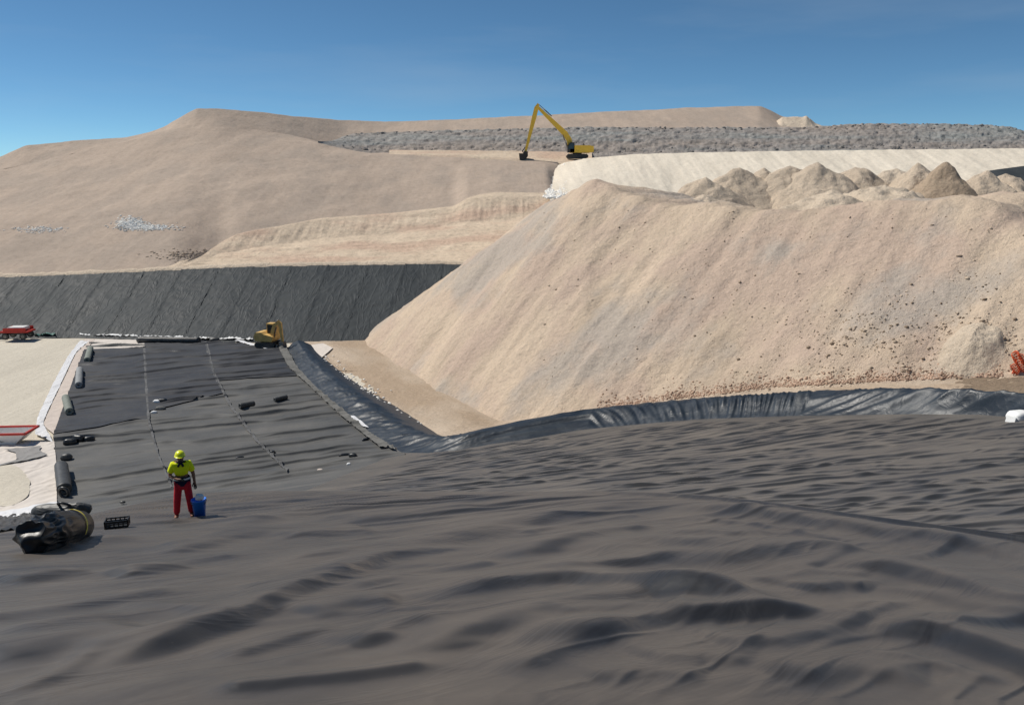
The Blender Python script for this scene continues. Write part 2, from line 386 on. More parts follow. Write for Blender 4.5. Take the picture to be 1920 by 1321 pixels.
R4y = br([(-500, 370), (0, 318), (400, 230), (560, 256), (600, 253), (640, 252), (700, 249), (850, 244), (1000, 241), (1100, 238), (1300, 239), (1470, 239), (1540, 237), (1600, 232), (1750, 232), (1850, 234), (1905, 239), (1950, 255), (2400, 264)], 34)
R4d = br([(-500, 142), (0, 159), (400, 181), (600, 194), (690, 200), (2400, 200)], 80)
R5y = br([(-500, 335), (-150, 315), (0, 295), (50, 271), (130, 265), (235, 258), (280, 247), (310, 236), (345, 215), (368, 203), (400, 203), (500, 212), (560, 219), (640, 225), (720, 228), (850, 224), (950, 219), (1100, 212), (1250, 204), (1350, 200), (1425, 198), (1445, 206), (1468, 218), (1490, 219), (1512, 220), (1540, 237), (1600, 252), (2400, 272)], 7)
R5d = br([(-500, 150), (0, 170), (400, 192), (560, 205), (700, 226), (1430, 250), (2400, 255)], 90)

def loft(rows, nsub, noise_amp=.3, noise_scale=.12, seed=1, wgt=None):
    """rows: list of (nc,3) arrays; linear between rows"""
    out = []
    for k in range(len(rows)-1):
        n = nsub[k]
        for i in range(n): out.append(rows[k]+(rows[k+1]-rows[k])*i/n)
    out.append(rows[-1]); P = np.stack(out)
    P[..., 2] += noise_amp*fbm(P[..., 0]*noise_scale, P[..., 1]*noise_scale, seed, 5, .55)*(1 if wgt is None else wgt(np.arange(len(out)))[:, None])
    return P
# the big tan hill: from the liner top (or the scarp top) to the skyline and down behind it
px = np.linspace(-500, 1120, 580)
low = at(px, Rty(px), Rtd(px)); under = low.copy(); under[:, 2] -= 1.5; under[:, 1] -= .5
r2 = at(px, R2y(px), R2d(px)); r3 = at(px, R3y(px), R3d(px)); r4 = at(px, R4y(px), R4d(px)); r5 = at(px, R5y(px), R5d(px))
left = sst(640, 540, px)[:, None]                                # left of the waste band the slope simply goes on
r3h = r3*left+(r3-np.array([0, 0, .5]))*(1-left); r4h = r4*left+(r4-np.array([0, 0, 2.5]))*(1-left)
mid = (low+r2)/2; mid[:, 2] += .6
mid[:, 2] -= 3*sst(1022, 1056, px); r2[:, 2] -= 2*sst(1044, 1062, px); low = low-np.array([0, 0, .12])
P = loft([under, low, mid, r2, r3h, r4h], [2, 40, 40, 12, 20], .45, .09, 3, lambda k: sst(1, 14, k))
grid('sand_hill', P, M['hill']); hill = bpy.data.objects['sand_hill']; structure(hill)
# upper hill behind the waste band, to the skyline
px = np.linspace(-500, 2300, 700)
r4 = at(px, R4y(px), R4d(px)); r5 = at(px, R5y(px), R5d(px)); r4b = r4.copy(); lf = sst(640, 540, px)
r4b[:, 2] -= 2.5*(1-lf)+.12; r4b[:, 1] += 1*(1-lf)
r6 = r5*1.0; r6[:, 1] += 12; r6[:, 2] -= .6; r7 = r5.copy(); r7[:, 1] += 90; r7[:, 2] -= 26
P = loft([r4b, r5, r6, r7], [40, 8, 10], .35, .1, 3)
structure(grid('upper_hill', P, M['hill']))
# excavated bench and scarp in pale sand
px = np.linspace(292, 1075, 370)
a = at(px, R0y(px), R0d(px)+.5); f = at(px, Rfy(px), Rfd(px)); t = at(px, Rty(px), Rtd(px)); a0 = a.copy(); a0[:, 1] += .15; a0[:, 2] -= .7; a[:, 2] -= .05
t2 = t.copy(); t2[:, 1] += 3; t2[:, 2] += .5
f0 = a*.3+f*.7; f0[:, 2] -= .2
P = loft([a0, a, f0, f, t, t2], [3, 24, 14, 26, 4], .25, .25, 9, lambda k: sst(70, 52, k))
nr = P.shape[0]; k0 = 3+24+14; wv = np.sin(np.pi*np.clip((np.arange(nr)-k0)/26, 0, 1))[:, None]
gro = fbm(P[..., 0]*1.1, P[..., 2]*.12, 21, 3); big = fbm(P[..., 0]*.22, P[..., 2]*.1, 22, 3)
P[..., 1] += wv*(gro*.35+big*1.2); P[..., 2] += wv*(big*.3)
tr = np.clip(1-np.abs(np.arange(nr)-20)/18, 0, 1)[:, None]          # wheel ruts along the track
P[..., 2] += tr*.16*np.sin(P[..., 1]*2.6+fbm(P[..., 0]*.05, P[..., 1]*.05, 5)*6)
structure(grid('excavated_bench', P, M['bench']))
# grey waste bank
px = np.linspace(596, 2300, 900)
r3 = at(px, R3y(px), R3d(px)); r4 = at(px, R4y(px), R4d(px)); tap = sst(596, 700, px)[:, None]; r4 = r3+(r4-r3)*sst(592, 660, px)[:, None]; r4[:, 2] -= .25*(1-tap[:, 0])
b = r3+(np.array([0, -2.5, -.9])); r3 = r3+np.array([0, 0, .4])*tap-np.array([0, 0, .25])
P = loft([b, r3, (r3+r4)/2+np.array([0, 0, .4]), r4, r4+np.array([0, 8, -.5]), r4+np.array([0, 30, -8])], [3, 14, 14, 5, 6], 0, .1, 4)
rough = fbm(P[..., 0]*.5, P[..., 1]*.9+P[..., 2]*.5, 15, 4, .6)
P[..., 2] += rough*.55*tap.T; P[..., 1] += .6*fbm(P[..., 0]*.4, P[..., 2]*.9, 16, 4)*tap.T
structure(grid('waste_bank', P, M['waste'], smooth=False))
# loose waste lumps over the bank
n = 3200; qx = rng.uniform(640, 2000, n); k = rng.uniform(0, 1, n)**1.2
y = R3y(qx)+(R4y(qx)-R3y(qx))*k; d = R3d(qx)+(R4d(qx)-R3d(qx))*k
pts = at(qx, y, d); tag(stones('waste_debris', pts, rng.uniform(.12, .5, n)*rng.uniform(.5, 1.2, n), M['waste'], None, .6, 5), 'loose grey rubble and debris strewn over the waste bank', 'rubble', kind='stuff')
# strip of pale ground in front of the waste bank
px = np.linspace(730, 1110, 200)
e0 = at(px, R2y(px)+.8, R2d(px)-.4); e1 = at(px, R2y(px)-.6, R2d(px)+1); e2 = at(px, R3y(px), R3d(px))
structure(grid('upper_bench', loft([e0+np.array([0, 0, -.2]), e1+np.array([0, 0, .5])*sst(730, 800, px)[:, None]-np.array([0, 0, .18]), e2+np.array([0, 0, .25])], [3, 14], 0.1, .3, 8), M['bench']))
# white embankment
px = np.linspace(1041, 2400, 620); Wd = br([(1041, 131), (1085, 131), (1180, 138), (1260, 142), (2400, 142)]); Wby = br([(1041, 372), (1180, 376), (1260, 382), (2400, 382)])
Wty = br([(1040, 312), (1062, 304), (1090, 298), (1130, 294), (1200, 288.5), (1400, 284), (1920, 278.5), (2400, 276)])
top = at(px, Wty(px), 176.0); bot = at(px+sst(1120, 1041, px)*-10, Wby(px), Wd(px)); back = top+np.array([0, 13, -.25]); bb = bot+np.array([0, -6, -.8])
P = loft([bb, bot, (top+bot)/2+np.array([0, 0, -.3]), top, back], [4, 26, 26, 6], .18, .25, 12)
P[..., 1] += .25*fbm(P[..., 0]*.8, P[..., 2]*.08, 31, 3)
structure(grid('white_embankment', P, M['white']))
# far small white tip on the skyline
px = np.linspace(1440, 1560, 60); ty = np.interp(px, [1440, 1466, 1490, 1502, 1512, 1530, 1560], [240, 219, 219, 219, 217, 232, 242])
c0 = at(px, 246, 222.0); c1 = at(px, ty, 232.0)
structure(grid('skyline_tip', loft([c0, c1, c1+np.array([0, 8, -4])], [16, 4], .4, .4, 6), M['heap_light']))

# ------------------------------------------------------------------ the sand mound
P0 = np.array([6.5, 77, 16.4])
def plane(p, q, r):
    n = np.cross(np.subtract(q, p), np.subtract(r, p)); return lambda X, Y: p[2]-(n[0]*(X-p[0])+n[1]*(Y-p[1]))/n[2]
F1 = plane((-16.4, 84, 0), P0, (8.5, 140, 13.5)); F2 = plane((-16.4, 84, 0), (-1, 54.7, 0), P0)
F3 = plane((-1, 54.7, 0), (25.7, 39, 6.97), P0); F4 = plane((29.3, 50.8, 15.5), (29.8, 46.7, 13.5), (36, 51.5, 13.2))
CS = [-40, -4, 0, 8.4, 16.4, 22.6, 26.8, 34.6, 60]; CZ = [16.0, 16.2, 16.4, 15.1, 14.4, 14.4, 15.06, 15.6, 15.0]
def smin(a, b, k):
    h = np.clip(.5+.5*(b-a)/k, 0, 1); return b+(a-b)*h-k*h*(1-h)
def mound_z(X, Y, detail=True):
    s = (X-6.5)*.68-(Y-77)*.73; q = np.maximum(0, (X-6.5)*.73+(Y-77)*.68)
    cap = np.interp(s, CS, CZ); cap = np.maximum(cap-.13*q, 13.1)+2.0*sst(6, 14, q)*sst(13, 25, s)*sst(34, 22, q)
    z = smin(smin(F1(X, Y), F2(X, Y), 1.6), F3(X, Y), 1.2)
    z = smin(z, F4(X, Y)+.3, 1.0)
    z = smin(z, cap, .5)
    if detail:
        # across the fall line of the front face
        a = X*.68-Y*.73; b = X*.73+Y*.68
        z = z+.55*fbm(a*.14+fbm(a*.1, b*.08, 44)*.5, b*.025, 41, 3)+.22*fbm(a*.5, b*.05, 42, 3)+.42*fbm(X*.16, Y*.16, 43, 5, .55)
        fr = sst(1500, 1750, 960+X/np.maximum(Y, 1)*1500)*sst(13, 6, z)
        z = z+.16*fbm(X*1.1, Y*1.1, 45, 4, .65)*(.55+fr*1.0)+.07*ridge(fbm(a*.9, b*.12, 47, 2), 2)
        # ledge where a second tipping lift overlaps
        z = z+.45*sst(-.15, .15, fbm(a*.06+3, b*.05, 46, 2)-.1)
    return z
gx = np.arange(-24, 62, .24); gy = np.arange(37, 150, .3); X, Y = np.meshgrid(gx, gy)
Z = mound_z(X, Y)
structure(grid('sand_mound', np.stack([X, Y, Z], -1), M['mound'], keep=(Z > -1.5)))
# clods on the coarse lower right of the mound face
n = 16000; qx = rng.uniform(1010, 1960, n); qy = rng.uniform(390, 735, n)
wgt = (.06+.55*sst(1250, 1750, qx)*sst(480, 640, qy))*(.25+2.2*np.clip(fbm(qx*.011, qy*.016, 61, 4)+.12, 0, 1))
ok = rng.uniform(0, 1, n) < wgt; qx, qy = qx[ok], qy[ok]
x, y, z = ray(qx, qy); A, B = .58, .54
t = np.full(len(qx), 52.0)
for _ in range(60): t = t+(H+z*t-mound_z(x*t, y*t))/1.3
pts = np.stack([x*t, y*t, H+z*t], -1); good = np.abs(pts[:, 2]-mound_z(pts[:, 0], pts[:, 1])) < .3; pts = pts[good]
half = rng.uniform(0, 1, len(pts)) < .7
for mat_, sel, sd, nm, lb in (('rock', half, 1, 'sand_clods', 'pale clods of earth lying on the coarse face of the sand mound'), ('rockdark', ~half, 2, 'dark_clods', 'dark stones and clods scattered over the sand mound face')):
    k = pts[sel]; tag(stones(nm, k, np.clip(rng.lognormal(-3.15, .5, len(k)), .02, .15), M[mat_], None, .75, sd), lb, 'clods', kind='stuff')

# pale track and plateau behind the mound crest
px = np.linspace(1045, 2400, 200)
rows = [np.stack([(px-960)/F*d*.98, np.full_like(px, d), np.full_like(px, zz)], -1) for d, zz in ((88, 12.5), (95, 13.0), (110, 13.2), (130, 12.9), (160, 12.4))]
structure(grid('upper_plateau', loft(rows, [10, 30, 30, 20], .4, .2, 71), M['white']))

# ------------------------------------------------------------------ floor of the cell, bund, road
fl = lambda px_: np.interp(px_, [-600, 0, 140, 400, 540, 690, 1100], [632, 632, 630, 637, 640, 636, 636])
px = np.linspace(-600, 700, 260); rows = []
for k in np.linspace(0, 1, 120): rows.append(hit(px, fl(px)+(1110-fl(px))*k**1.3))
P = np.stack(rows); P[..., 2] += -.10+.03*fbm(P[..., 0]*.3, P[..., 1]*.3, 81, 4)-.6*sst(.1, 1.0, zslope(P[..., 0], P[..., 1]))
ext = P[:1].copy(); ext[..., 1] += 4
structure(grid('cell_floor', np.concatenate([ext, P]), M['floor']))

base_px = [(538, 652), (556, 692), (578, 718), (617, 748), (659, 784), (690, 812), (722, 836), (764, 848), (800, 849), (858, 844), (917, 833), (990, 823), (1085, 806), (1200, 795), (1310, 786), (1485, 780), (1710, 777), (1835, 778), (1920, 785), (2100, 805), (2350, 850)]
top_px = [(562, 645), (591, 676), (611, 704), (640, 722), (697, 757), (725, 777), (748, 796), (780, 818), (810, 824), (853, 822), (899, 813), (961, 802), (1110, 772), (1210, 757), (1330, 746), (1450, 736), (1560, 730), (1710, 729), (1835, 732), (1920, 740), (2100, 756), (2350, 790)]
NB_ = 900
bp = poly(base_px, NB_); 
tp = poly(top_px, NB_)
hb = np.interp(bp[:, 0], [540, 800, 1000, 1400, 2400], [.60, .48, .55, .85, 1.0])
Bp = hit(bp[:, 0], bp[:, 1]); Cp = at_z(tp[:, 0], tp[:, 1], Bp[:, 2]+hb)
out = Cp-Bp; out[:, 2] = 0
tan = np.gradient(Bp, axis=0); tan[:, 2] = 0; tan /= np.linalg.norm(tan, axis=1)[:, None]; nor = np.stack([-tan[:, 1], tan[:, 0], 0*tan[:, 0]], -1)
wid = np.clip((out*nor).sum(1), .45, 2.6)
kk = 41; wid = np.convolve(np.pad(wid, kk//2, 'edge'), np.ones(kk)/kk, 'valid')
nor = np.stack([np.convolve(np.pad(nor[:, j], kk//2, 'edge'), np.ones(kk)/kk, 'valid') for j in range(3)], -1); nor /= np.linalg.norm(nor, axis=1)[:, None]
arc = np.r_[0, np.cumsum(np.linalg.norm(np.diff(Bp, axis=0), axis=1))]
prof = []
sec = np.r_[np.linspace(-.7, 0, 5), np.linspace(.05, 1, 16), np.linspace(1.1, 2.4, 10)]
for q in sec:
    hh = np.interp(q, [-1, 0, .18, .55, .82, 1, 1.25, 1.7, 2.4], [0, .0, .16, .62, .93, 1, .93, .5, -.35])
    p = Bp+nor*(wid*q)[:, None]
    zb = zcell(p[:, 0], p[:, 1]) if q <= 0 else Bp[:, 2]
    p[:, 2] = zb+hh*hb+(.015 if q >= 0 else -.14)
    # folds running obliquely over the bund
    am = max(0., 1-abs(q-.6)/1.0); fo = arc-q*wid*np.interp(bp[:, 0], [540, 1000, 1500, 1800], [.7, 1.2, 2.0, 2.4])
    sc_ = np.interp(bp[:, 0], [540, 1100, 1500], [1.9, 1.4, .55])
    p[:, 2] += am*(.17*ridge(vn(fo*sc_, arc*.1+q*.6, 91), 2)+.05*ridge(vn(fo*sc_*2.3, arc*.2+q, 92), 2))
    prof.append(p)
bund = structure(grid('lined_bund', np.stack(prof), M['liner_bund']))

toe_px = [(560, 640), (675, 641), (750, 690), (850, 745), (938, 787), (1000, 784), (1100, 772), (1250, 750), (1450, 726), (1700, 712), (1920, 705), (2350, 690)]
tp2 = poly(toe_px, 500, False); x, y, z = ray(tp2[:, 0], tp2[:, 1])
tz = np.interp(tp2[:, 0], [0, 938, 1000, 1100, 1250, 1450, 1700, 1920, 2350], [0, 0, .6, 1.56, 2.9, 4.6, 6.0, 6.97, 8.5]); Tp = at_z(tp2[:, 0], tp2[:, 1], tz)
Bi = np.stack([np.interp(np.linspace(0, 1, 500), np.linspace(0, 1, NB_), (Bp+nor*(wid*1.25)[:, None])[:, j]) for j in range(3)], -1); Bi[:, 2] = np.interp(np.linspace(0, 1, 500), np.linspace(0, 1, NB_), Bp[:, 2])
# match both lines by nearest along px so the strips do not shear
pxB = 960+Bi[:, 0]/Bi[:, 1]*F
beyond = Tp+np.array([3, 14, 2.0])*1.0; beyond[:, 2] = Tp[:, 2]-.2
P = loft([Bi+np.array([0, 0, -.25]), Bi*.5+Tp*.5, Tp, beyond], [16, 16, 8], .09, .5, 33)
P[..., 2] += .04*fbm(P[..., 0]*1.5, P[..., 1]*1.5, 34, 3)
structure(grid('sand_road', P, M['road']))
q = P[9:36, 330:].copy(); q[..., 2] += .05+.10*fbm(q[..., 0]*1.3, q[..., 1]*1.3, 37, 4)-.2*(1-sst(0, 30, np.arange(q.shape[1])))-.12*(np.abs(np.linspace(-1, 1, 27))[:, None]**4)
structure(grid('dirt_track', q, M['dirt']))
bk = np.array([(600, 700), (700, 640), (560, 636), (540, 640)])
# floor wedge at the far end of the road
c = [at_z(v[0], v[1], .02) for v in ((540, 640), (720, 634), (760, 700), (600, 690))]
Pq = np.stack([np.linspace(c[0], c[1], 30), np.linspace(c[3], c[2], 30)]); Pq = np.stack([Pq[0]*(1-k)+Pq[1]*k for k in np.linspace(0, 1, 20)])
Pq[..., 2] = -.05+.05*fbm(Pq[..., 0]*.4, Pq[..., 1]*.4, 35, 3)
structure(grid('road_end', Pq, M['road']))

# ------------------------------------------------------------------ liners
def px_sheet(name, lft, rgt, nu, nv, off, hf, m, parent=None, smooth_edges=False):
    a = poly(lft, nv, smooth_edges); b = poly(rgt, nv, smooth_edges); u = np.linspace(0, 1, nu)[None, :, None]
    q = a[:, None]*(1-u)+b[:, None]*u
    P = hit(q[..., 0], q[..., 1])
    P[..., 2] = zcell(P[..., 0], P[..., 1])+off+(hf(P[..., 0], P[..., 1]) if hf else 0)
    return grid(name, P, m, parent)
def floor_wr(X, Y, s=0):
    ca, sa = .93, .37
    a = X*ca+Y*sa; b = -X*sa+Y*ca
    b2 = b+.7*vn(a*.16, b*.10, 101+s)+.22*vn(a*.55, b*.3, 102+s)
    h = 0
    for L_, w_, am, sd in ((1.9, .07, .18, 103), (2.7, .055, .18, 113), (1.1, .10, .05, 123)):
        ph = b2/L_+.35*vn(a*.07, b*.2, sd+s); f = np.abs(ph-np.round(ph))
        mod = sst(-.25, .35, vn(a*.17+np.round(ph)*7.3, np.round(ph)*3.1, sd+5+s))
        h = h+am*mod*np.exp(-(f/w_)**2)
    fd = sst(2.0, .6, zslope(X, Y)); return (h+.02*fbm(X*.7, Y*.7, 109, 2))*fd-.16*(1-fd)
FOLDS = [  # crest lines of the big folds of the near sheet (photo pixels), thickness of the near flank in pixels, strength
 ([(480, 1092), (650, 1056), (790, 1036), (950, 1001), (1060, 980), (1180, 958), (1290, 944)], 17, 1.0),
 ([(150, 1282), (320, 1230), (430, 1190), (530, 1142), (640, 1100), (725, 1066), (820, 1047), (910, 1043)], 24, .9),
 ([(-60, 1275), (0, 1262), (150, 1222), (260, 1208)], 30, .5), ([(210, 1105), (300, 1088), (360, 1075)], 10, .7), ([(525, 1026), (625, 1010), (700, 1004)], 10, .8),
 ([(780, 1145), (880, 1124), (960, 1114), (1035, 1106), (1110, 1111), (1235, 1140), (1360, 1160), (1470, 1173)], 20, .9),
 ([(740, 1262), (875, 1221), (960, 1196), (1110, 1156), (1200, 1144), (1310, 1156), (1410, 1176)], 34, 1.0),
 ([(380, 1330), (475, 1316), (650, 1300), (800, 1284), (880, 1280)], 26, .35),
 ([(1090, 1062), (1185, 1036), (1260, 1035), (1370, 1062)], 17, .9), ([(1250, 1030), (1320, 1017), (1440, 1033)], 10, .7),
 ([(1290, 1086), (1410, 1061), (1500, 1050), (1610, 1044)], 20, 1.0), ([(1470, 1095), (1550, 1066), (1615, 1046)], 14, .7),
 ([(1530, 1080), (1660, 1087), (1760, 1106), (1835, 1140), (1920, 1170), (2060, 1212)], 44, 1.1),
 ([(1250, 964), (1360, 966), (1460, 980), (1585, 1000), (1710, 1020), (1800, 1034), (1930, 1062)], 20, 1.0),
 ([(1670, 1086), (1740, 1056), (1800, 1028)], 16, .8), ([(950, 1242), (1085, 1224), (1170, 1204), (1240, 1188), (1340, 1182), (1560, 1177)], 24, .9),
 ([(1540, 1210), (1610, 1183), (1660, 1162), (1720, 1145)], 20, .45), ([(1330, 1242), (1460, 1235), (1570, 1208)], 26, .5),
 ([(1620, 1198), (1760, 1220), (1860, 1255), (1920, 1276), (2060, 1330)], 34, 1.0), ([(940, 1310), (1035, 1265), (1110, 1234), (1210, 1206)], 30, .6),
 ([(1190, 1274), (1310, 1260), (1420, 1278)], 26, .4), ([(950, 1068), (1060, 1036), (1160, 1015), (1250, 1006)], 15, .9), ([(1020, 1102), (1125, 1082), (1210, 1075), (1280, 1058)], 12, .8),
 ([(1745, 1208), (1920, 1188), (2000, 1180)], 22, .7), ([(60, 1052), (170, 1034), (260, 1024)], 9, .7), ([(300, 1055), (420, 1030), (520, 1012)], 9, .7), ([(430, 1000), (560, 975), (700, 962)], 8, .8),
 ([(640, 990), (780, 972), (920, 962)], 8, .8), ([(560, 1180), (660, 1155), (760, 1150)], 16, .5), ([(420, 1262), (560, 1215), (650, 1196)], 18, .6), ([(650, 1240), (740, 1205), (850, 1180)], 20, .6),
 ([(1450, 1310), (1600, 1290), (1750, 1310)], 30, .45), ([(1500, 1130), (1580, 1118), (1650, 1128)], 14, .6), ([(0, 1120), (110, 1100), (180, 1092)], 10, .6), ([(1100, 1320), (1230, 1298), (1330, 1312)], 26, .4)]
CREASES = [[(330, 1040), (450, 1018), (560, 1004)], [(690, 1118), (800, 1090), (900, 1076)], [(60, 1215), (170, 1190), (260, 1180)], [(820, 1200), (900, 1178), (980, 1168)], [(1000, 1010), (1090, 992), (1180, 980)], [(1320, 985), (1440, 1000), (1560, 1024)], [(1430, 1105), (1520, 1092), (1600, 1098)], [(1700, 1130), (1780, 1150), (1850, 1180)], [(1080, 1190), (1180, 1172), (1260, 1172)], [(560, 1262), (640, 1240), (720, 1228)], [(1640, 1260), (1740, 1275), (1830, 1300)], [(250, 1090), (340, 1072), (420, 1062)],
 [(20, 1181), (145, 1160), (285, 1134)], [(60, 1307), (100, 1288), (142, 1265)], [(500, 1121), (560, 1108), (628, 1096)], [(1240, 1140), (1300, 1146), (1360, 1153)], [(1280, 1183), (1420, 1182), (1560, 1177)], [(1550, 1206), (1610, 1183), (1660, 1162)],
 [(280, 1160), (360, 1170)], [(180, 1245), (300, 1222), (400, 1192)], [(470, 1319), (600, 1306), (760, 1288)]]
_FC = {}
def fold_field(X, Y):
    out = np.zeros_like(X)
    wx = X+.08*vn(X*.6, Y*.6, 251); wy = Y+.12*vn(X*.6+9, Y*.6, 253)
    def line(pts, n):
        k = id(pts)
        if k not in _FC: q = poly(pts, n, False); _FC[k] = (q, hit(q[:, 0], q[:, 1])[:, :2])
        return _FC[k]
    for pts, th, st in FOLDS:
        q, P = line(pts, 14); m = q[len(q)//2]
        w_ = _FC.get((id(pts), 'w'))
        if w_ is None: 
            dl = hit(m[0], m[1]+th)[:2]-hit(m[0], m[1])[:2]; k = len(P)//2; dr = P[k+1]-P[k-1]; dr = dr/np.linalg.norm(dr)
            w_ = _FC[(id(pts), 'w')] = float(np.clip(abs(dr[0]*dl[1]-dr[1]*dl[0])*1.15, .085, .8))
        hgt = min(.40*w_, .15)*st
        lo, hi = P.min(0)-3*w_, P.max(0)+3*w_
        sel = (wx > lo[0]) & (wx < hi[0]) & (wy > lo[1]) & (wy < hi[1])
        if not sel.any(): continue
        x, y = wx[sel], wy[sel]; best = np.full(x.shape, 1e9); sd = np.zeros_like(x); tt = np.zeros_like(x); nseg = len(P)-1
        mm = P.mean(0); ch = P[-1]-P[0]; gs = -np.sign(ch[0]*(0-mm[1])-ch[1]*(0-mm[0]))       # the camera's side is the near side
        for k in range(nseg):
            a, b = P[k], P[k+1]; d = b-a; u = np.clip(((x-a[0])*d[0]+(y-a[1])*d[1])/(d @ d), 0, 1)
            ex, ey = x-a[0]-u*d[0], y-a[1]-u*d[1]; dd = np.hypot(ex, ey); c = dd < best
            best = np.where(c, dd, best); sg = gs*np.sign(d[0]*ey-d[1]*ex)
            sd = np.where(c, sg*dd, sd); tt = np.where(c, (k+u)/nseg, tt)
        env = sst(-.04, .22, tt)*sst(1.04, .78, tt)
        prof = np.where(sd < 0, np.exp(-(sd/(.55*w_))**2), np.exp(-np.abs(sd/(1.25*w_))**1.7))
        out[sel] += hgt*env*prof
    if out.ndim == 2 and out.shape[0] > 40:              # even out where folds meet
        for k, ax in ((5, 0), (5, 1), (5, 0), (5, 1)):
            pad = [(0, 0), (0, 0)]; pad[ax] = (k//2+1, k//2); c = np.cumsum(np.pad(out, pad, 'edge'), axis=ax)
            out = ((c[k:]-c[:-k]) if ax == 0 else (c[:, k:]-c[:, :-k]))/k
    for pts in CREASES:
        q, P = line(pts, 8); m = q[4]; w_ = float(np.clip(np.linalg.norm(hit(m[0], m[1])[:2]-hit(m[0], m[1]+9)[:2]), .05, .2))
        lo, hi = P.min(0)-4*w_, P.max(0)+4*w_; sel = (wx > lo[0]) & (wx < hi[0]) & (wy > lo[1]) & (wy < hi[1])
        if not sel.any(): continue
        x, y = wx[sel], wy[sel]; best = np.full(x.shape, 1e9)
        for k in range(7):
            a, b = P[k], P[k+1]; d = b-a; u = np.clip(((x-a[0])*d[0]+(y-a[1])*d[1])/(d @ d), 0, 1); best = np.minimum(best, np.hypot(x-a[0]-u*d[0], y-a[1]-u*d[1]))
        out[sel] += .24*w_*np.exp(-(best/w_)**2)
    return out
def slope_wr(X, Y):
    d = np.hypot(X, Y); nearw = sst(21, 11, d); ox, oy = 4.6, 20.0
    rho = np.hypot(X-ox, Y-oy); fa = np.arctan2(X-ox, oy-Y)*11.0; wob = .5*vn(rho*.22, fa*.25, 231)
    f2 = vn(rho*.22, (fa+wob)/.5+9, 234); f3 = vn(rho*.5, (fa+wob)/.2+9, 235)
    h = fold_field(X, Y)+sst(3.5, 7, rho)*nearw*(.015*f2)+nearw*.018*aniso(X, Y, 22, .8, 2.6, 205, 1)
    far = 1-.85*nearw
    h = h+far*(.085*np.exp(-(aniso(X, Y, 27, 1.0, 9, 202, 1)/.26)**2)+.03*np.exp(-(aniso(X, Y, 31, .8, 9, 207, 1)/.26)**2))
    return h+.012*nearw*np.exp(-(aniso(X, Y, 46, .35, 6, 204, 1)/.2)**2)*sst(-.2, .4, vn(X*.2, Y*.2, 208))+.04*vn(X*.3, Y*.3, 209)
def mid_wr(X, Y):
    h = .08*np.exp(-(aniso(X, Y, 20, .9, 9.0, 221, 1)/.24)**2)+.05*np.exp(-(aniso(X, Y, 4, .7, 8, 222, 1)/.22)**2)+.05*fbm(X*.2, Y*.2, 223, 2)
    return h+.015*np.exp(-(aniso(X, Y, 28, .4, 9, 224, 1)/.25)**2)

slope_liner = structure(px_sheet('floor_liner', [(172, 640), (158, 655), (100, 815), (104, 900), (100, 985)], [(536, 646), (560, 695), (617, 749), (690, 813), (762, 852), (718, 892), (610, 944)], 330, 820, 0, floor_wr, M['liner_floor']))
def panel(lft, rgt, nu, nv, off, m, parent, fn): return px_sheet('liner_panel', lft, rgt, nu, nv, off, fn, m, parent)
fw = lambda X, Y: floor_wr(X, Y)
tag(panel([(158, 655.5), (132, 727), (101, 814)], [(270, 652), (273, 730), (280, 787)], 300, 340, .07, M['liner_dark'], slope_liner, fw), 'dark blue-grey liner panel along the left edge of the floor')
tag(panel([(271, 643), (274, 700), (279, 772)], [(386, 640.5), (398, 690), (418, 738)], 300, 300, .085, M['liner_dark'], slope_liner, fw), 'dark liner panel in the middle of the far floor')
tag(panel([(388, 640.5), (395, 680), (408, 714)], [(534, 650), (540, 680), (556, 705)], 300, 220, .07, M['liner_dark'], slope_liner, fw), 'dark liner panel beside the small excavator')
# right hand sheet between bund and near sheet
seam = [(60, 1002), (110, 985), (180, 968), (330, 932), (370, 925), (560, 926), (760, 929), (950, 931), (1080, 931), (1180, 934), (1300, 941), (1420, 955), (1600, 984), (1760, 1008), (1920, 1031), (2100, 1060), (2400, 1115)]
sb = poly([(556, 927)]+seam[6:], 760, True); uq = sb[:, 0]+np.interp(sb[:, 0], [556, 1100], [192, 0])
ub = np.interp(uq, [700, 748, 800, 858, 917, 990, 1085, 1200, 1310, 1485, 1710, 1835, 1920, 2100, 2400], [848, 850, 851, 846, 835, 825, 808, 797, 788, 782, 779, 780, 787, 807, 856])
Pm = []
for k in np.linspace(0, 1, 330): Pm.append(hit(uq+(sb[:, 0]-uq)*k, ub+(sb[:, 1]+3-ub)*k))
Pm = np.stack(Pm); fade = sst(0, 60, np.arange(760))
Pm[..., 2] = zcell(Pm[..., 0], Pm[..., 1])+.07+mid_wr(Pm[..., 0], Pm[..., 1])*.9*fade*sst(-2, 25, np.arange(330))[:, None]*sst(332, 305, np.arange(330))[:, None]
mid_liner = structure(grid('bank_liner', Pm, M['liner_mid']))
# near sheet
cols = np.linspace(-420, 2340, 1150); sy = np.interp(cols, *poly([(-500, 1040), (0, 1012)]+seam, 400, True).T)
Pn = []
rowk = np.r_[np.linspace(0, 1, 470)**1.15]
for k in rowk: Pn.append(hit(cols, sy+(1345-sy)*k))
for yy in (1380, 1430, 1500, 1600, 1750, 2000, 2400, 2800): Pn.append(hit(cols, np.full_like(cols, yy)))
Pn = np.stack(Pn); D = np.arange(Pn.shape[0])[:, None]
lip = np.exp(-(D/7.0)**2)
Pn[..., 2] = zcell(Pn[..., 0], Pn[..., 1])+.12+slope_wr(Pn[..., 0], Pn[..., 1])*sst(-4, 30, D)+lip*np.interp(cols, [0, 500, 1000, 1300, 2300], [.0, .01, .03, .10, .12])
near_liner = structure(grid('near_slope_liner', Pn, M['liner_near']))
print('near', Pn[0, 575], Pn[469, 575])

